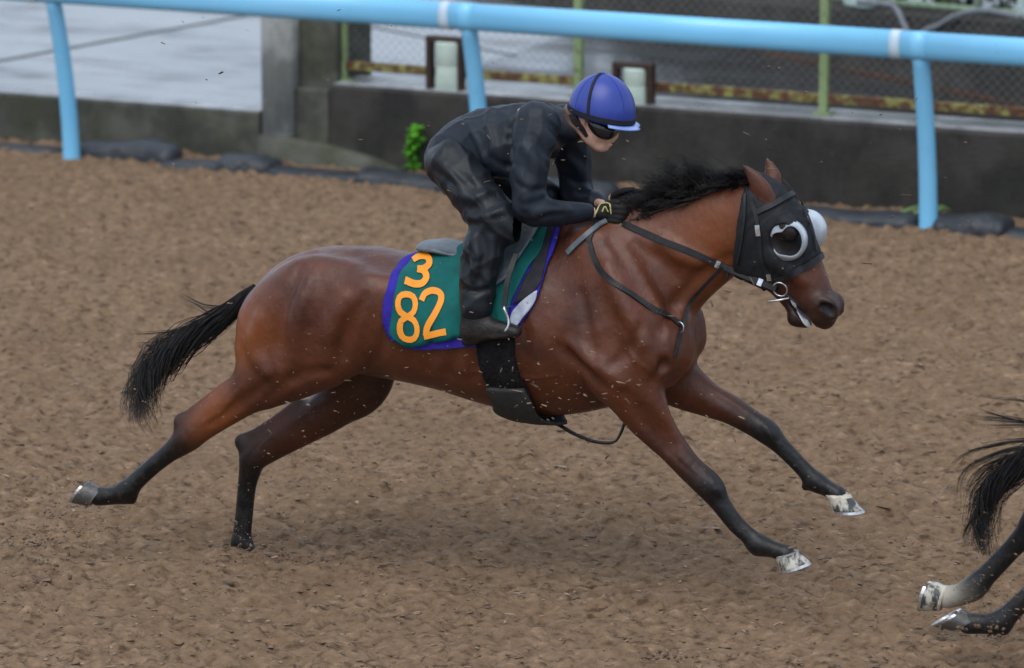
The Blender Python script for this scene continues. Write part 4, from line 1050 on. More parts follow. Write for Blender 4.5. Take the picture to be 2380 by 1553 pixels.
# ------------------------------------------------------------------ blinker hood, bridle, martingale
M['hood'] = simple('black_stretch_hood', (.008, .009, .011), (.014, .016, .019), 30, .62, .25, .5, .002, 260)
M['cup_white'] = simple('white_plastic_cup', (.46, .51, .57), (.36, .41, .47), 20, .35, .5, .1)
M['eye'] = simple('dark_eye', (.012, .008, .006), (.02, .014, .01), 20, .08, .8, 0)
C2 = lambda dx, dy: (1278.3+dx*.33676, 290.5+dy*.33676)
def c2(*p): return [C2(a, b) for a, b in p]
M['cup_white'].node_tree.nodes['Principled BSDF'].inputs['Transmission Weight'].default_value = .25
hood = thing('blinker_hood', H1, H1.at(1790, 520, 0), 'black blinker hood with white eye cups on the bay horse', 'hood')
def rumple(V, Q, amp, seed, wl=(.05, .13), dirs=None):
    g = np.random.default_rng(seed); F = np.zeros(len(V))
    warp = sum(np.sin(V@(g.normal(0, 1, 3)*9)+g.uniform(0, 6))[:, None]*g.normal(0, .012, 3) for _ in range(6)); W = V+warp
    for i in range(6):
        d = g.normal(0, 1, 3)*np.array([1, .7, 1]); d /= np.linalg.norm(d); L = g.uniform(*wl); ph = g.uniform(0, 6)
        mask = np.clip(np.sin(W@(g.normal(0, 1, 3)*g.uniform(7, 14))+g.uniform(0, 6))*1.4, 0, 1)
        F += mask*((1-np.abs(np.sin(W@d*math.pi/L+ph)))**1.6-.25)
    e1 = V[Q[:, 2]]-V[Q[:, 0]]; e2 = V[Q[:, 3]]-V[Q[:, 1]]; fn = np.cross(e1, e2); N = np.zeros_like(V)
    for k in range(4):
        for j in range(3): N[:, j] += np.bincount(Q[:, k], fn[:, j], len(V))
    N /= np.linalg.norm(N, axis=1)[:, None]+1e-12
    return V+N*(F*amp)[:, None]
def plane_cut(P, a, b):
    """signed distance in the s-z plane, positive on the right of a->b (picture points at l=0)"""
    A = H1.at(*a, 0); B = H1.at(*b, 0); d = np.array([B[0]-A[0], B[2]-A[2]]); d /= np.linalg.norm(d); n = np.array([d[1], -d[0]])
    return (P[..., 0]-A[0])*n[0] + (P[..., 2]-A[2])*n[1]
def make_hood():
    h = .005; lo = H1.at(1690, 700, 0); hi = H1.at(1930, 390, 0)
    S = Solid((lo[0], -.22, lo[2]), (hi[0], .22, hi[2]+.03), h)
    face(S, H1)
    S.add(nodes(H1, [(1690,532,96,.56),(1730,512,84,.62)]), .06); S.add(nodes(H1, [(1650,470,36,.6),(1740,450,30,.6)]), .05)
    g = S._grid(np.zeros(3, int), S.n)
    F = S.F - .006
    back = plane_cut(g, (1716, 640), (1744, 418))     # hood lies in front of this line
    nose = plane_cut(g, (1772, 680), (1915, 586))     # and above this one
    low = plane_cut(g, (1690, 612), (1790, 690))
    F = np.maximum(F, np.maximum(-back, nose if nose[0, 0, -1] < 0 else -nose))
    # eye openings
    for s_ in (1, -1):
        e = H1.at(*C2(1630, 790), .09); r = np.sqrt((g[..., 0]-e[0])**2+(g[..., 2]-e[2])**2)
        F = np.where(g[..., 1]*s_ > .03, np.maximum(F, .060-r), F)
        for q in ((H1.at(1779, 458, .062),) if s_ > 0 else (H1.at(1797, 425, -.055),)):
            r = np.linalg.norm(g-q, axis=-1); F = np.where(g[..., 1]*s_ > .0, np.maximum(F, .030-r), F)
    S.F = F.astype(np.float32); V, Q = S.mesh(2); V = rumple(V, Q, .0022, 6, (.03, .07))
    fmesh('hood_fabric', V, Q, M['hood'], hood)
    return S
SH = make_hood()
def eyecup(s_):
    e = H1.at(*C2(1640, 795), .095); n = 40
    V = []; F = []
    a0, a1 = math.radians(178), math.radians(-150)
    rows = [(0, .052, .0), (1, .056, .018), (2, .052, .034), (3, .044, .042), (4, .042, .040), (5, .048, .032), (6, .050, .016), (7, .046, -.004)]
    prof = [(.070, -.014), (.0725, .006), (.0715, .020), (.068, .030), (.062, .035), (.060, .032), (.065, .027), (.068, .018), (.069, .004), (.066, -.014)]
    for i in range(n):
        t = i/(n-1); a = a0+(a1-a0)*t
        wide = .026*math.exp(-((a-math.radians(118))/.62)**2)+.010*math.exp(-((a+math.radians(95))/.6)**2)
        ed = min(1.0, min(t, 1-t)*9)**.5
        for k, (r, d) in enumerate(prof):
            if 3 <= k <= 5: r -= wide
            d2 = -.012+(d+.012)*(.45+.55*ed)
            V.append((e[0]+r*math.cos(a)*1.0, s_*(e[1]+d2-.012+.02*math.cos(a)*0), e[2]+r*math.sin(a)*1.06))
    m = len(prof)
    for i in range(n-1):
        for k in range(m): q = (i*m+k, i*m+(k+1) % m, (i+1)*m+(k+1) % m, (i+1)*m+k); F.append(q if s_ > 0 else q[::-1])
    F.append(tuple(range(m))[::-1] if s_ > 0 else tuple(range(m))); F.append(tuple((n-1)*m+k for k in range(m)) if s_ > 0 else tuple((n-1)*m+k for k in range(m))[::-1])
    fmesh('eye_cup', V, F, M['cup_white'], hood)
eyecup(1)
def far_cup():
    e = H1.at(1893, 531, -.125); V = []; F = []; nu, nv = 24, 9
    ax = np.array([.80, -.55, .2]); ax /= np.linalg.norm(ax); u = np.cross(ax, [0, 0, 1.]); u /= np.linalg.norm(u); w = np.cross(u, ax)
    for lay in (1.0, .93):
        for j in range(nv):
            p = math.radians(4+88*j/(nv-1))
            for i in range(nu):
                a = 2*math.pi*i/nu; V.append(e - ax*.03 + lay*.076*(math.cos(p)*ax*1.0+math.sin(p)*(math.cos(a)*u+1.05*math.sin(a)*w)))
    k = nu*nv
    for lay in (0, 1):
        for j in range(nv-1):
            for i in range(nu):
                i2 = (i+1) % nu; q = (lay*k+j*nu+i, lay*k+j*nu+i2, lay*k+(j+1)*nu+i2, lay*k+(j+1)*nu+i); F.append(q if lay else q[::-1])
        F.append(tuple(lay*k+i for i in range(nu)) if not lay else tuple(lay*k+i for i in range(nu))[::-1])
    for i in range(nu):
        i2 = (i+1) % nu; F.append(((nv-1)*nu+i, (nv-1)*nu+i2, k+(nv-1)*nu+i2, k+(nv-1)*nu+i))
    fmesh('eye_cup', V, F, M['cup_white'], hood)
far_cup()
def eyeball(s_):
    S = Solid((0, 0, 0), (.1, .1, .1), .004); e = H1.at(*C2(1605, 770), .087)
    V = []; F = []; nu, nv = 14, 9
    for j in range(nv):
        p = math.pi*j/(nv-1)
        for i in range(nu):
            a = 2*math.pi*i/nu; V.append((e[0]+.024*math.sin(p)*math.cos(a), s_*(e[1]-.008+.020*math.cos(p)), e[2]+.019*math.sin(p)*math.sin(a)))
    for j in range(nv-1):
        for i in range(nu):
            i2 = (i+1) % nu; F.append((j*nu+i, j*nu+i2, (j+1)*nu+i2, (j+1)*nu+i))
    fmesh('eye', V, F, M['eye'], horse)
eyeball(1); eyeball(-1)
for pts in (((1600,390),(1680,480),(1745,580),(1800,720),(1832,870)), ((1350,480),(1345,640),(1320,830),(1292,960))):
    body_strap('seam', c2(*pts), .010, M['leather'], hood, .009, .004, S=SH)
body_strap('brow_band', c2((1430,600),(1540,550),(1672,476)), .022, M['leather'], hood, .010, .004, S=SH)

bridle = thing('bridle', H1, H1.at(1800, 620, .1), 'black leather bridle with steel bit rings and reins over the blinker hood', 'bridle')
body_strap('cheek_strap', c2((1400,520),(1425,620),(1440,700),(1452,800),(1455,880),(1485,970),(1515,1050)), .017, M['leather'], bridle, .013, .004)
b1 = c2((1437,690),(1445,760)); body_strap('buckle', b1, .019, M['steel'], bridle, .017, .004, n=6)
b1 = c2((1512,1020),(1520,1062)); body_strap('buckle', b1, .018, M['steel'], bridle, .017, .004, n=6)
body_strap('noseband', c2((1868,905),(1800,955),(1720,1000),(1640,1040),(1560,1075)), .026, M['leather'], bridle, .010, .006)
body_strap('chin_strap', c2((1330,1045),(1420,1085),(1500,1110),(1575,1135)), .020, M['leather'], bridle, .012, .005)
def ring(name, cx, cy, l, R, r, mat, parent, tilt=.25):
    c = H1.at(cx, cy, l); a = np.linspace(0, 2*np.pi, 28, endpoint=False)
    P = np.stack([c[0]+R*np.cos(a), c[1]+tilt*R*np.sin(a), c[2]+R*np.sin(a)], 1); return tube(name, P, r, mat, parent, 7, closed=True)
for s_ in (1, -1):
    q = H1.at(*C2(1588, 1135), .072)
    c = q.copy(); c[1] *= s_; a = np.linspace(0, 2*np.pi, 28, endpoint=False)
    tube('bit_ring', np.stack([c[0]+.027*np.cos(a), c[1]+.01*np.sin(a)+0*a, c[2]+.027*np.sin(a)], 1), .0035, M['steel'], bridle, 7, closed=True)
    d = [H1.at(*C2(1625, 1165), .066), H1.at(*C2(1700, 1230), .060), H1.at(*C2(1760, 1300), .055)]
    d = np.array(d); d[:, 1] *= s_; tube('bit_strap', d, .004, M['leather'], bridle, 6)
    d = np.array([H1.at(*C2(1500, 1218), .085), H1.at(*C2(1580, 1210), .075), H1.at(*C2(1650, 1195), .066)]); d[:, 1] *= s_
    tube('bit_bar', d, .0045, M['steel'], bridle, 6)
    hand = H1.at(*C2(500, 690), .055); mid = H1.at(*C2(800, 810), .175); m2 = H1.at(*C2(1195, 972), .125); m3 = H1.at(*C2(1450, 1085), .085); e = H1.at(*C2(1560, 1130), .076)
    px_ = resample(np.array(c2((455,664),(800,812),(1195,972))), 24); Pa, Na, ok = pick(px_); Pa = Pa+Na*.008
    P = smooth_line(np.vstack([[hand], Pa[1:], [m3], [e]]), 40, 2)
    for _ in range(3): P[1:-1] = (P[:-2]+2*P[1:-1]+P[2:])/4
    P[:, 1] *= s_
    N = np.tile([0, s_*1., .25], (40, 1)); ribbon('rein', P, N, .024, .006, M['leather'], bridle)
    for t in (.66, .9):
        i = int(t*39); ribbon('rein_keeper', P[i:i+2]+np.array([0, s_*.002, 0]), N[:2], .029, .010, M['steel'], bridle)
    tb = P[28]; ribbon('rein_tab', np.array([tb, tb+[-.004, 0, -.03], tb+[-.008, 0, -.045]]), np.tile([0, s_*1., 0], (3, 1)), .010, .006, M['leather'], bridle)

foam = []
M['foam'] = simple('white_lather', (.70, .72, .74), (.5, .52, .54), 60, .5, .4, .5, .003, 200)
body_strap('lather', c2((1665,1205),(1700,1260),(1730,1320),(1790,1392)), np.interp(np.linspace(0, 1, 20), [0, .3, .8, 1], [.008, .018, .026, .012]), M['foam'], horse, .002, .004, n=20)

mart = thing('breastplate', H1, H1.at(1480, 620, .2), 'black leather breastplate strap around the neck and chest of the bay horse', 'breastplate')
body_strap('shoulder_strap', c2((268,790),(300,900),(350,1000),(430,1080),(560,1170),(700,1260),(830,1330),(905,1385)), .021, M['leather'], mart, .006, .005, n=44)
body_strap('chest_strap', c2((905,1385),(895,1440),(878,1520),(860,1600)), .015, M['leather'], mart, .005, .005)
body_strap('neck_strap', c2((395,672),(340,700),(250,770),(180,830),(128,885)), .022, M['leather_grey'], mart, .010, .006)
body_strap('wither_strap', c2((330,640),(300,720),(268,800)), .018, M['leather'], mart, .007, .005)
q0 = pick(c2((905, 1385)))[0][0]
for s_ in (1,):
    m2 = H1.at(*C2(1190, 985), .113); P = smooth_line(np.array([q0+[.01, .01, 0], H1.at(*C2(960, 1240), .10), H1.at(*C2(1040, 1140), .105), m2]), 24)
    ribbon('martingale_strap', P, np.tile([.5, 1., 0], (24, 1)), .014, .005, M['leather'], mart)
a = np.linspace(0, 2*np.pi, 24, endpoint=False)
tube('ring', np.stack([q0[0]+.016*np.cos(a), q0[1]+.014+.006*np.cos(a), q0[2]-.004+.020*np.sin(a)], 1), .003, M['steel'], mart, 6, closed=True)
P = smooth_line(np.array([H1.at(1218, 966, 0), H1.at(1290, 984, 0), H1.at(1330, 1006, 0), H1.at(1380, 1026, 0), H1.at(1425, 1028, 0), H1.at(1442, 1008, 0), H1.at(1456, 975, 0), H1.at(1500, 900, 0)]), 40)
ribbon('belly_strap', P, np.tile([0, .25, 1.], (40, 1)), .015, .007, M['leather'], mart)
P = smooth_line(np.array([H1.at(1215, 968, .03), H1.at(1250, 978, .03), H1.at(1280, 974, .03), H1.at(1300, 962, .03)]), 16)
ribbon('girth_loop', P, np.tile([0, .4, 1.], (16, 1)), .012, .006, M['leather'], mart)

# ------------------------------------------------------------------ the rider
J = lambda dx, dy: (929.7+dx*.44886, 116.2+dy*.44886)
JR = .44886*PX
def jn(pts, l=None, mirror=1):
    out = []
    for p in pts:
        ll = p[4] if len(p) > 4 else (l or 0.0); q = H1.at(*J(p[0], p[1]), ll); out.append([q[0], q[1]*mirror, q[2], p[2]*JR, p[3]])
    return np.array(out)
def cloth_mat(name, c1, c2, wr=26, rough=.5, stretch=(1, 1, 1), bd=.012):
    m, n, l, b = new_mat(name); v = coords(n, l, stretch)
    l.new(ramp(n, l, noise(n, l, v, 18), [(.2, c1), (.85, c2)]), b.inputs['Base Color'])
    b.inputs['Roughness'].default_value = rough; b.inputs['Specular IOR Level'].default_value = .28
    w = n.new('ShaderNodeTexNoise'); w.inputs['Scale'].default_value = wr; w.inputs['Detail'].default_value = 2; w.inputs['Distortion'].default_value = .8
    l.new(v, w.inputs['Vector'])
    r = n.new('ShaderNodeMath'); r.operation = 'ABSOLUTE'; s_ = n.new('ShaderNodeMath'); s_.operation = 'SUBTRACT'; s_.inputs[1].default_value = .5
    l.new(w.outputs['Fac'], s_.inputs[0]); l.new(s_.outputs[0], r.inputs[0])
    bp = bump(n, l, r.outputs[0], .22, bd, b)
    b2 = n.new('ShaderNodeBump'); b2.inputs['Strength'].default_value = .15; b2.inputs['Distance'].default_value = .001
    l.new(noise(n, l, v, 500, 2), b2.inputs['Height']); l.new(bp.outputs[0], b2.inputs['Normal']); l.new(b2.outputs[0], b.inputs['Normal'])
    return m
M['jacket'] = cloth_mat('black_rain_jacket', (.0095, .0140, .0215), (.014, .020, .030), 16, .50, (1.2, 1, .8), .010)
M['trousers'] = cloth_mat('black_wet_trousers', (.0062, .0085, .0118), (.010, .013, .017), 18, .40, (1.4, 1.2, .8), .010)
M['boot'] = simple('muddy_black_boots', (.0065, .0065, .0075), (.024, .020, .017), 22, .5, .35, .6, .006, 60)
M['glove'] = simple('black_gloves', (.007, .007, .008), (.014, .014, .015), 50, .7, .3, .3)
M['glove_print'] = simple('yellow_glove_print', (.55, .52, .18), (.40, .38, .14), 40, .6, .3, 0)
M['helmet'] = simple('blue_silk_helmet', (.026, .052, .31), (.020, .040, .25), 9, .34, .5, .15, .002, 40)
M['peak'] = simple('pale_blue_peak', (.25, .36, .72), (.18, .28, .62), 20, .35, .5, 0)
M['goggle'] = simple('black_goggles', (.008, .008, .010), (.014, .014, .016), 30, .15, .6, 0)
M['strap_black'] = simple('black_elastic', (.010, .010, .014), (.016, .016, .02), 30, .7, .3, 0)
def skin_mat():
    m, n, l, b = new_mat('skin'); v = coords(n, l)
    l.new(ramp(n, l, noise(n, l, v, 40), [(.35, (.68, .43, .33)), (.7, (.60, .35, .255))]), b.inputs['Base Color'])
    b.inputs['Roughness'].default_value = .5; b.inputs['Subsurface Weight'].default_value = .15; b.inputs['Subsurface Radius'].default_value = (.012, .005, .003)
    at = n.new('ShaderNodeAttribute'); at.attribute_name = 'tone'; sep = n.new('ShaderNodeSeparateColor'); l.new(at.outputs['Color'], sep.inputs[0])
    c = mixc(n, l, sep.outputs[0], b.inputs['Base Color'].links[0].from_socket, (.42, .13, .11)); c = mixc(n, l, sep.outputs[1], c, (.012, .010, .010)); l.new(c, b.inputs['Base Color'])
    return m
M['skin'] = skin_mat()
rider = thing('person', H1, H1.at(*J(400, 1480), 0), 'rider in blue helmet, dark goggles and black rainwear crouching over the galloping bay horse', 'person')
R0 = H1.at(*J(100, 1540), 0); R1 = H1.at(*J(1300, 80), 0)
arm_n = [(705,395,78,.9,.17),(680,520,66,.9,.215),(668,650,56,.95,.24),(672,800,48,1.,.25)]
fore_n = [(672,800,48,1.,.25),(760,840,44,1.,.22),(870,845,36,1.,.16),(960,843,27,1.,.10),(1010,843,25,1.1,.075)]
arm_f = [(850,375,58,.9,-.16),(885,500,62,.9,-.21),(905,640,52,.95,-.23),(915,735,46,1.,-.235)]
fore_f = [(915,735,46,1.,-.235),(945,775,42,1.,-.19),(1000,790,34,1.,-.12),(1045,795,26,1.,-.075)]
def person_body():
    S = Solid((R0[0], -.42, R0[2]), (R1[0], .42, R1[2]), .0052)
    A = lambda pts, k=.02, tone=(0, 0, 0), l=0.0, mirror=1: S.add(jn(pts, l, mirror), k, tone)
    A([(255,590,118,1.25),(330,500,118,1.25),(450,455,125,1.25),(570,425,130,1.3),(690,400,118,1.35),(770,385,80,1.4)], .03)
    A([(770,375,66,.9),(860,400,56,.9),(930,400,52,.95)], .03)                     # neck
    for n_ in (arm_n, fore_n, arm_f, fore_f): A([(p[0], p[1], p[2]*.8, p[3], p[4]) for p in n_], .02)
    for m_ in (1, -1):
        A([(290,590,90,.9,.10),(400,740,76,.9,.17),(500,870,56,.9,.23)], .03, mirror=m_)
        A([(500,875,54,.9,.235),(440,1010,56,.9,.26),(400,1180,54,.9,.285),(390,1350,38,.9,.30)], .03, mirror=m_)
        A([(375,1450,34,.9,.305),(500,1455,34,.9,.31),(590,1452,24,1.,.31)], .03, mirror=m_)
    # head
    A([(985,320,112,.78),(1045,335,112,.76)], .03)
    A([(1052,395,66,.88),(1050,440,58,.86),(1045,472,42,.95)], .03)
    for s_ in (1, -1):
        A([(945,400,34,.6,.058*s_),(975,455,30,.7,.046*s_),(1020,495,24,.9,.022*s_)], .025)       # jaw
        A([(1030,425,32,.7,.045*s_),(1062,432,26,.8,.036*s_)], .025)                               # cheek
        A([(942,350,20,.35,.078*s_),(948,372,16,.35,.078*s_),(944,392,9,.4,.074*s_)], .006, (.3, 0, 0))  # ear
    A([(1080,395,16,1.),(1100,425,14,1.),(1113,447,13,1.25)], .018)                                # nose
    A([(1098,458,10,1.8)]*2, .012)
    A([(1084,476,15,1.7),(1100,479,8,1.9)], .010, (.55, 0, 0))                                     # lips
    A([(1076,490,13,1.6),(1090,491,8,1.7)], .008, (.55, 0, 0))
    A([(1050,505,20,1.3),(1062,510,12,1.3)], .02)                                                  # chin
    S.sub(jn([(1085,484,2.5,9.),(1112,484,2.5,9.)]), .006)
    A([(915,335,74,.92),(900,375,56,1.05)], .01, (0, 1, 0))                                           # short dark hair at the nape
    # thumbs and hands inside the gloves
    for hx, hy, m_ in ((0, 0, 1), (25, -40, -1)):
        A([(1010+hx,843+hy,25,1.1,.075),(1050+hx,845+hy,26,.6,.062),(1085+hx,845+hy,28,.5,.060)], .012, mirror=m_)
    V, Q = S.mesh(1); o = fmesh('body', V, Q, M['skin'], rider); put_tone(o, S.tones(V, fall=.006)); return S
SB = person_body()
def crease(S, pts, r, k=.012, l=None):
    S.sub(np.array([[*q, r*JR, .8] for q in pts]), k)
def garment_folds(S, lines, depth, k=.014):
    """lines in picture crop points: pressed a little into the cloth where the sight line meets it"""
    for ln in lines:
        P, N, ok = pick([J(a, b) for a, b in smooth_line(np.array(ln, float), 12)], S)
        if ok.sum() < 6: continue
        P = P[ok]; N = N[ok]; t = np.linspace(0, 1, len(P)); rr = (.4+.6*np.sin(np.pi*t))*depth
        S.sub(np.hstack([P+N*depth*.55, rr[:, None], np.ones((len(P), 1))]), k, m=2)
def garment_ridges(S, lines, hgt, k=.02):
    for ln in lines:
        P, N, ok = pick([J(a, b) for a, b in smooth_line(np.array(ln, float), 12)], S)
        if ok.sum() < 6: continue
        P = P[ok]; N = N[ok]; t = np.linspace(0, 1, len(P)); rr = (.35+.65*np.sin(np.pi*t))*hgt
        S.add(np.hstack([P-N*hgt*.35, rr[:, None], np.ones((len(P), 1))]), k, None, m=2)
def make_jacket():
    S = Solid((R0[0], -.42, H1.at(*J(0, 1000), 0)[2]), (R1[0], .42, R1[2]), .0055)
    A = lambda pts, k=.03, l=0.0, mirror=1: S.add(jn(pts, l, mirror), k)
    A([(262,545,124,1.3),(340,500,150,1.2),(450,475,166,1.1),(570,455,172,1.1),(680,435,156,1.2),(755,420,118,1.3)], .03)
    A([(760,380,92,1.0),(850,385,74,.98),(900,408,66,1.05)], .04)
    for n_ in (arm_n, arm_f): A([(p[0], p[1], p[2]*1.42+13, p[3], p[4]) for p in n_], .045)
    for n_ in (fore_n, fore_f): A([(p[0]-(6 if i == len(n_)-1 else 0), p[1], p[2]*1.34+12, p[3], p[4]) for i, p in enumerate(n_[:-1])], .03)
    A([(690,880,36,1.,.245),(640,850,36,1.,.245)], .03)
    A([(640,600,90,.5,.10),(520,560,100,.9,.08),(400,580,80,1.,.06)], .05)
    garment_ridges(S, [[(640,500),(700,580),(700,690)], [(620,640),(660,720),(650,810)], [(700,850),(780,830),(870,830)], [(330,345),(375,450),(440,580)], [(470,310),(450,400),(480,520)], [(760,430),(800,500),(780,580)], [(880,560),(930,620),(960,700)]], .013, .030)
    garment_folds(S, [[(318,340),(350,430),(400,540),(440,630)], [(700,480),(745,560),(775,640)], [(600,690),(680,730),(765,715)], [(640,800),(710,790),(775,755)], [(600,330),(570,430),(590,580)], [(690,440),(740,520),(770,560)],
                      [(740,350),(800,410),(835,490)], [(480,560),(540,600),(600,590)], [(850,650),(920,690),(985,690)], [(700,880),(780,860),(860,850)], [(420,380),(450,470),(430,560)]], .011, .016)
    # open the cuffs, collar and hem
    V, Q = S.mesh(2); V = rumple(V, Q, .0050, 4, (.06, .14))
    o = fmesh('jacket', V, Q, M['jacket'], rider); return S
SJ = make_jacket()
def make_trousers():
    S = Solid((R0[0], -.45, H1.at(*J(0, 1420), .3)[2]-.05), (H1.at(*J(720, 900), 0)[0], .45, H1.at(*J(0, 380), 0)[2]+.05), .0058)
    S.add(jn([(262,575,128,1.35),(300,560,130,1.3)]), .03)
    for m_ in (1, -1):
        S.add(jn([(280,590,132,1.,.10),(350,690,126,1.,.15),(430,800,120,.95,.20),(520,885,104,.9,.235),(560,915,82,.9,.245)], mirror=m_), .04)
        S.add(jn([(520,900,96,.85,.24),(450,970,104,.85,.255),(425,1080,106,.85,.27),(405,1190,97,.85,.285),(400,1280,88,.9,.295),(398,1330,84,.95,.302)], mirror=m_), .035)
    garment_ridges(S, [[(180,560),(270,640),(330,740)], [(260,720),(350,770),(440,740)], [(330,870),(430,870),(540,830)], [(380,960),(400,1070),(375,1190)], [(480,980),(485,1090),(455,1210)]], .014, .03)
    garment_folds(S, [[(175,620),(260,690),(310,790)], [(240,590),(330,660),(420,730)], [(320,900),(420,890),(540,860)], [(425,960),(435,1070),(410,1200)], [(360,1040),(345,1130),(360,1220)], [(505,1010),(500,1100),(475,1210)], [(310,1230),(390,1255),(480,1230)]], .012, .016)
    V, Q = S.mesh(2); V = rumple(V, Q, .0054, 9, (.055, .13)); fmesh('trousers', V, Q, M['trousers'], rider); return S
ST = make_trousers()
def make_boot(m_):
    lo = H1.at(*J(270, 1560), .3); hi = H1.at(*J(690, 1250), .3)
    S = Solid((lo[0], .16 if m_ > 0 else -.44, lo[2]), (hi[0], .44 if m_ > 0 else -.16, hi[2]), .0055)
    S.add(jn([(398,1275,74,.9,.30),(394,1340,74,.9,.30),(385,1410,70,.85,.305),(385,1450,60,.85,.305)], mirror=m_), .03)
    S.add(jn([(365,1465,48,.95,.305),(450,1445,54,.9,.31),(540,1448,40,1.1,.312),(605,1455,26,1.5,.312)], mirror=m_), .03)
    S.add(jn([(350,1505,30,1.3,.305),(380,1500,28,1.3,.305)], mirror=m_), .008)
    S.add(jn([(420,1478,20,2.1,.308),(520,1478,18,2.5,.312),(610,1468,15,2.4,.312)], mirror=m_), .006)
    V, Q = S.mesh(1); fmesh('boot', V, Q, M['boot'], rider)
make_boot(1); make_boot(-1)
def make_glove(hx, hy, m_):
    lo = H1.at(*J(980+hx, 960+hy), 0); hi = H1.at(*J(1230+hx, 730+hy), 0)
    S = Solid((lo[0], -.02 if m_ > 0 else -.17, lo[2]), (hi[0], .17 if m_ > 0 else .02, hi[2]), .0042)
    A = lambda pts, k=.008: S.add(jn([(p[0]+hx, p[1]+hy, *p[2:]) for p in pts], mirror=m_), k)
    A([(1022,843,30,.95,.073),(1050,846,40,.62,.066),(1095,848,44,.5,.066)], .012)
    for i, (y0, ln) in enumerate(((812, 1.0), (836, 1.08), (860, 1.0), (882, .85))):
        A([(1085,y0,15,1.,.084),(1085+52*ln,y0+4,15,1.,.086),(1085+82*ln,y0+10,14,1.,.066),(1085+72*ln,y0+13,13,1.,.042),(1085+35*ln,y0+13,12,1.,.034)], .003)
    A([(1045,812,17,1.,.052),(1090,792,16,1.,.050),(1130,790,14,1.,.058)], .006)
    V, Q = S.mesh(1); fmesh('glove', V, Q, M['glove'], rider); return S
SG = make_glove(0, 0, 1); make_glove(25, -40, -1)
for ln in ([(1012,852),(1030,812),(1044,798),(1084,796),(1094,848)], [(1046,838),(1062,812),(1080,838)]):
    P, N, ok = pick([J(a, b) for a, b in smooth_line(np.array(ln, float), 14)], SG)
    if ok.all(): ribbon('glove_mark', P+N*.002, N, .005, .002, M['glove_print'], rider)

def helmet():
    c = H1.at(*J(1045, 318), 0); rx, ry, rz = 172*JR, .112, 192*JR; n, m = 40, 16
    sl = math.tan(math.radians(-13)); off = -.022
    V = [c+np.array([0, 0, rz])]; rim = []
    def pt(a, p): return np.array([rx*math.sin(p)*math.cos(a), ry*math.sin(p)*math.sin(a), rz*math.cos(p)])
    for j in range(1, m+1):
        for i in range(n):
            a = 2*math.pi*i/n; lo_, hi_ = 0.2, 2.6
            for _ in range(24):
                md = (lo_+hi_)/2; q = pt(a, md)
                if q[2] > sl*q[0]+off: lo_ = md
                else: hi_ = md
            V.append(c+pt(a, lo_*j/m))
    F = [(0, 1+(i+1) % n, 1+i) for i in range(n)]
    for j in range(m-1):
        for i in range(n): i2 = (i+1) % n; F.append((1+j*n+i, 1+j*n+i2, 1+(j+1)*n+i2, 1+(j+1)*n+i))
    F = [f[::-1] for f in F]
    o = fmesh('helmet', V, F, M['helmet'], rider); md = o.modifiers.new('thickness', 'SOLIDIFY'); md.thickness = .012; md.offset = -1
    V = np.array(V)
    # peak
    base = V[1+(m-1)*n:]; P = []; ks = [i % n for i in range(-7, 8)]
    for i in ks:
        a = 2*math.pi*i/n; b = base[i]; r = .030*max(0, math.cos(a*1.22))**.6+.002
        d = np.array([math.cos(a)*1.0, math.sin(a)*.8, sl*.9]);
        for t in (-.15, .35, .7, 1.0): P.append(b+d*r*t+np.array([0, 0, .002-.006*t*t]))
    f = grid_faces(len(ks), 4); p = fmesh('peak', P, f, M['peak'], o); md = p.modifiers.new('thickness', 'SOLIDIFY'); md.thickness = .005; md.offset = 0
    # straps: a band round the rim and one over the crown
    band = []
    for i in range(n+1):
        a = 2*math.pi*i/n; j = m-2; q = V[1+j*n+i % n]; band.append(q)
    band = np.array(band); nn = band-c; nn /= np.linalg.norm(nn, axis=1)[:, None]; nn[:, 2] *= .3
    ribbon('goggle_strap', band+nn*.003, nn, .018, .003, M['strap_black'], o)
    arc = []
    for p_ in np.linspace(-1.75, 1.75, 40):
        tl = -.10; q = np.array([rx*(tl*math.cos(p_)*.1-.12*abs(math.sin(p_))+.0), ry*math.sin(p_)*.985, rz*math.cos(p_)])
        k = math.sqrt((q[0]/rx)**2+(q[1]/ry)**2+(q[2]/rz)**2); arc.append(c+q/k)
    arc = np.array(arc); nn = arc-c; nn /= np.linalg.norm(nn, axis=1)[:, None]
    ribbon('crown_strap', arc+nn*.003, nn, .011, .003, M['strap_black'], o)
    for az in (0.55, 2.2, 3.6, 5.2):                                 # seams of the silk cover
        L = np.array([c+pt(az, t) for t in np.linspace(.05, 1.5, 16)]); nn = (L-c)/np.linalg.norm(L-c, axis=1)[:, None]
        ribbon('seam', L+nn*.0006, nn, .0025, .0012, M['helmet'], o)
    tube('button', np.array([c+[0, 0, rz-.002], c+[0, 0, rz+.004], c+[0, 0, rz+.006]]), [.011, .010, .004], M['helmet'], o, 12)
helmet()
def goggles():
    lo = H1.at(*J(920, 520), 0); hi = H1.at(*J(1180, 320), 0)
    S = Solid((lo[0], -.13, lo[2]), (hi[0], .13, hi[2]), .0042)
    for s_ in (1, -1):
        S.add(jn([(995,386,24,.6,.077*s_),(1032,410,40,.6,.070*s_),(1070,424,42,.7,.049*s_),(1098,420,34,1.,.016*s_)]), .014)
    V, Q = S.mesh(2); fmesh('goggles', V, Q, M['goggle'], rider)
goggles()
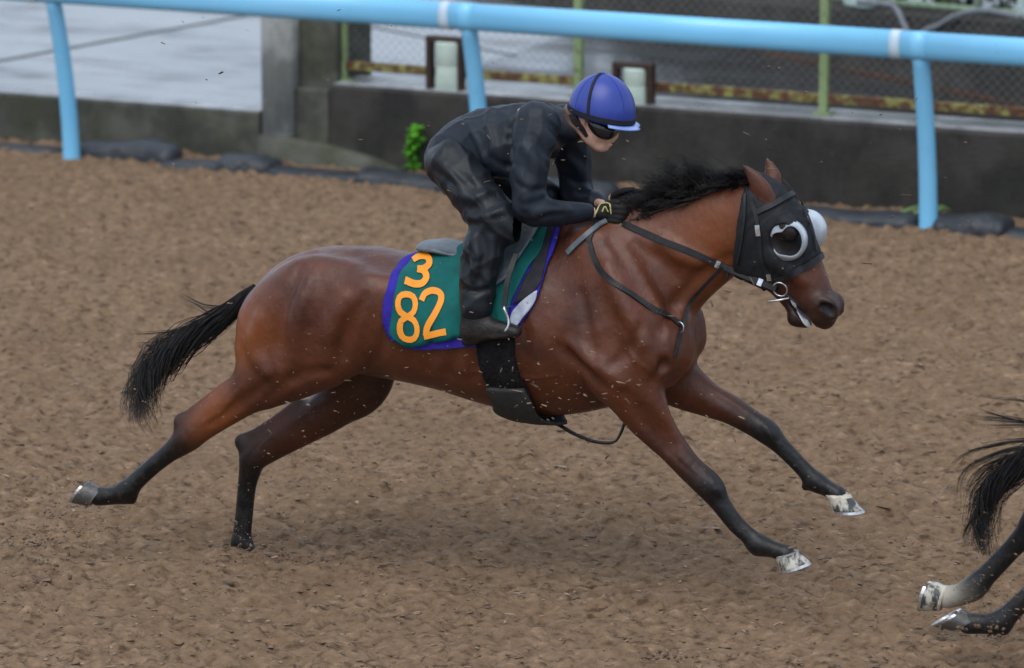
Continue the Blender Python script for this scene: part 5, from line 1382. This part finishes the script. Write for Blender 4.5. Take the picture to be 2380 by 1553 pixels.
for s_ in (1, -1):
    P = np.array([H1.at(*J(900, 330), .080), H1.at(*J(915, 370), .082), H1.at(*J(945, 402), .076), H1.at(*J(990, 470), .060), H1.at(*J(1030, 512), .02)]); P[:, 1] *= s_
    P = smooth_line(P, 20); nn = np.tile([0, s_*1., 0], (20, 1)); ribbon('chin_strap', P[0:12]+np.array([-.006, 0, 0]), nn[0:12], np.interp(np.linspace(0, 1, 12), [0, .5, 1], [.034, .026, .012]), .008, M['strap_black'], rider)
P, N, ok = pick([J(a, b) for a, b in ((812,555),(806,572),(797,592))], SJ); ribbon('zip_pull', P+N*.003, N, .008, .004, M['steel'], rider)

# stirrup irons hang from the saddle
for s_ in (1, -1):
    c = H1.at(*C3(985, 735), .335); t = H1.at(*C3(978, 565), .325); w = .055
    V = [c+[0, w*.1, 0], c+[.012, 0, .02], (c+t)/2+[.014, 0, .0], t, (c+t)/2+[.0, -.1, .02], c+[0, -.12, .02], c+[0, -.12, 0]]
    P = smooth_line(np.array(V), 30); P[:, 1] *= s_; tube('stirrup_iron', P, .0055, M['steel'], saddle, 8)
    P = np.array([c+[-.055, -.05, 0], c+[.025, -.05, 0]]); P[:, 1] *= s_
    ribbon('stirrup_tread', P, np.array([[0, 0, 1.], [0, 0, 1.]]), .11, .012, M['steel'], saddle)
    P = np.array([H1.at(1200, 590, .25), H1.at(1180, 650, .30), t]); P[:, 1] *= s_; ribbon('stirrup_leather', smooth_line(P, 12), np.tile([0, s_*1., .2], (12, 1)), .022, .004, M['leather'], saddle)

# ------------------------------------------------------------------ second horse, leaving the picture at the right
_f1 = H1.at(293, 1142, .16); _p = H1.at(2326, 1446, .16+.35)
H2 = Frame(H1.world(np.array([_p[0]-_f1[0], .35, 0.])), H1.yaw)
def make_dark():
    S = Solid((H2.at(2150, 1390, -.14)[0]-.05, -.40, 0.0), (H1.at(1965, 720, 0)[0]+.12, .40, 1.80), .0095)
    horse_trunk(S, H1); face(S, H1); ears(S, H1)
    for s_ in (1, -1):
        f = nodes(H1, [(800,700,84,.5,.16),(720,722,106,.6,.155),(650,765,92,.7,.14),(618,812,76,.75,.135)]); f[:, 1] *= s_; S.add(f, .05, BAY)
        f = nodes(H1, [(740,720,116,.55,.15),(735,800,100,.6,.17),(690,842,84,.65,.17)]); f[:, 1] *= s_; S.add(f, .04, BAY)
    def leg(up, low, l, tones):
        a = nodes(H1, up); b = nodes(H2, low); b[:, 1] = l; S.add(np.vstack([a, b]), .03, tones)
    leg([(680,840,72,.75,.165),(577,909,53,.72,.16)], [(2545,1240,44,.75,.16),(2470,1308,35,.8,.16),(2448,1332,28,.82,.16),(2410,1366,22,.8,.16),(2370,1404,22,.85,.16),(2345,1428,23,.85,.16),(2324,1446,28,.85,.16),(2288,1450,23,.9,.16),(2250,1449,24,.95,.16)], .16, [BLK]*11)
    S.add(nodes(H2, [(2480,1300,26,.7,.16),(2452,1296,17,.7,.16)]), .02, BLK)
    leg([(680,840,72,.75,-.165),(600,890,53,.72,-.15)], [(2500,1150,44,.75,-.14),(2412,1212,35,.8,-.14),(2390,1236,28,.82,-.14),(2356,1272,23,.8,-.14),(2318,1312,23,.85,-.14),(2292,1338,24,.85,-.14),(2268,1362,28,.85,-.14),(2234,1382,25,.9,-.14),(2200,1388,26,.95,-.14)], -.14,
        [BLK]*8+[BLK, (.55,.3,0), (.15,.8,0)])
    S.add(nodes(H2, [(2420,1205,26,.7,-.14),(2400,1196,17,.7,-.14)]), .02, BLK)
    S.add(nodes(H2, [(2262,1372,22,.8,-.14),(2244,1366,13,.7,-.14)]), .015, (.3, .5, 0))
    S.add(nodes(H2, [(2328,1452,22,.8,.16),(2334,1464,12,.7,.16)]), .015, BLK)
    # forelegs, folded as they leave the ground
    for s_, d in ((1, 0), (-1, 40)):
        f = nodes(H1, [(1440,850,74,.72,.18),(1500,920,62,.72,.17),(1560,990,40,.78,.16),(1610,1050,32,.9,.16),(1600,1110,23,.85,.16),(1560,1170,21,.85,.16),(1540,1195,25,.88,.16),(1545,1225,22,.9,.16)]); f[:, 1] *= s_; f[3:, 0] += d*PX; S.add(f, .03, [BLK]*8)
    V, Q = S.mesh(2); return S, V, Q
S2, V2, Q2 = make_dark()
horse2 = thing('racehorse', H2, (0, 0, 0), 'dark horse at the right edge showing only its tail and hind legs, one white sock', 'horse')
o = fmesh('body', V2, Q2, M['coat_dark'], horse2); put_tone(o, S2.tones(V2))
hoof(horse2, H2, (2246, 1450), (2206, 1434, 2172, 1452), .16, 36*PX, (M['horn'], M['horn_grey']))
hoof(horse2, H2, (2196, 1389), (2150, 1380, 2140, 1415), -.14, 35*PX, (M['horn_blotch'], M['coronet_white']))
C8 = lambda dx, dy: (2033.7+dx*.4574, 842.5+dy*.4574)
def c8(*p): return [C8(a, b) for a, b in p]
make_tail(H2, horse2, [(2677,867),(2570,930),(2460,1010),(2385,1076),(2330,1112),(2296,1158),(2286,1208),(2288,1290)], [17,22,24,24,22,21,19,12], 0.0, 640, 8, spread=1.1, wild=.10,
   extra=[(c8((900,320),(757,300),(600,285),(480,270),(395,243)), 22, 3.5), (c8((900,260),(757,195),(600,180),(430,148)), 10, 3), (c8((880,330),(757,320),(620,322),(480,322)), 10, 2), (c8((760,300),(640,270),(560,245),(480,215)), 10, 2.5),
          (c8((900,400),(757,395),(600,420),(470,455),(390,520),(345,600),(335,660)), 16, 2.5), (c8((900,400),(757,395),(560,425),(450,480),(410,600)), 12, 2.5), (c8((850,430),(700,440),(540,500),(450,560),(428,650),(440,770)), 30, 3),
          (c8((850,450),(720,470),(600,510),(510,570),(470,660),(440,740)), 36, 4), (c8((850,480),(700,520),(600,580),(520,620),(480,680)), 40, 6), (c8((560,720),(500,790),(460,860),(456,935)), 34, 4), (c8((560,800),(520,860),(540,930),(580,990)), 30, 6)])

# ------------------------------------------------------------------ chips thrown up by the hooves
def flying():
    g = np.random.default_rng(21); P = []
    def cloud(n, x0, x1, y0, y1, l0, l1):
        for _ in range(n):
            q = H1.at(g.uniform(x0, x1), g.uniform(y0, y1), g.uniform(l0, l1))
            if q[2] > .01: P.append(H1.world(q))
    cloud(130, 520, 1500, 700, 1150, .36, .85); cloud(50, 1150, 1500, 880, 980, .36, .6); cloud(34, 950, 1500, 250, 620, .40, .8); cloud(45, 1500, 2300, 150, 620, -.6, .6)
    cloud(40, 1400, 1950, 600, 1000, .36, .8); cloud(40, 150, 650, 900, 1330, .25, .7); cloud(26, 500, 650, 1050, 1330, .1, .4); cloud(26, 300, 1200, 20, 420, -.5, .5)
    cloud(60, 2150, 2380, 1250, 1480, .55, .8); cloud(40, 1500, 1950, 1000, 1300, .3, .6); cloud(30, 0, 2380, 1000, 1500, .5, 1.0)
    P = np.array(P); n = len(P); s_ = np.exp(g.normal(-.1, .55, n)); size = np.stack([.0105*s_, .0036*s_, .0025*np.ones(n)], 1)
    chip_mesh('flying_wood_chips', P, size, -H1.yaw+g.normal(0, .5, n), g.normal(-.05, .35, n), 22, M['chips_air'], 'pale wood chips flying in the air around the galloping horse')
flying()

def fine_spray():
    g = np.random.default_rng(41); P = []
    for n_, x, y, sx, sy, l, sl in ((420, 80, 1270, 90, 70, .3, .3), (160, 200, 1220, 60, 60, .2, .2), (220, 580, 1270, 55, 45, -.05, .2), (160, 60, 1420, 70, 50, .7, .3), (160, 2300, 1430, 60, 50, .5, .3), (200, 900, 1000, 300, 120, .5, .2)):
        for _ in range(n_):
            q = H1.at(x+g.normal(0, sx), y+g.normal(0, sy), l+g.normal(0, sl)); w_ = H1.world(q)
            if w_[2] > .01: P.append(w_)
    P = np.array(P); n = len(P); z = np.exp(g.normal(0, .4, n)); size = np.stack([.0055*z, .0034*z, .0026*z], 1)
    chip_mesh('fine_dirt_spray', P, size, -H1.yaw+g.normal(0, .6, n), g.normal(0, .5, n), 42, M['clod'], 'fine brown dirt spraying up behind the hooves')
def clods():
    g = np.random.default_rng(31); P = []; Z = []
    def spray(n, x, y, sx, sy, l, up):
        for _ in range(n):
            q = H1.at(x+g.normal(0, sx), y-abs(g.normal(0, sy))*up+(1-up)*g.normal(0, sy), l+g.normal(0, .12)); P.append(H1.world(q)); P[-1][2] = max(P[-1][2], .006)
            Z.append(g.uniform(.5, 1.6))
    spray(50, 575, 1312, 40, 26, -.1, 1); spray(40, 90, 1290, 70, 50, .3, .6); spray(25, 60, 1380, 60, 40, .6, .4); spray(25, 690, 1310, 45, 14, 0, .8); spray(40, 2260, 1480, 60, 30, .6, .7); spray(30, 1600, 1530, 60, 14, 1.0, .6)
    P = np.array(P); Z = np.array(Z); n = len(P); size = np.stack([.012*Z, .008*Z, .006*Z], 1)
    chip_mesh('kicked_up_clods', P, size, g.uniform(0, 6, n), g.normal(0, .6, n), 32, M['clod'], 'dark brown clods kicked up by the hooves')
M['clod'] = chip_piece_mat('damp_clods', [(0., (.10, .064, .040)), (.6, (.16, .105, .068)), (1., (.22, .15, .095))], .9)
clods()
fine_spray()
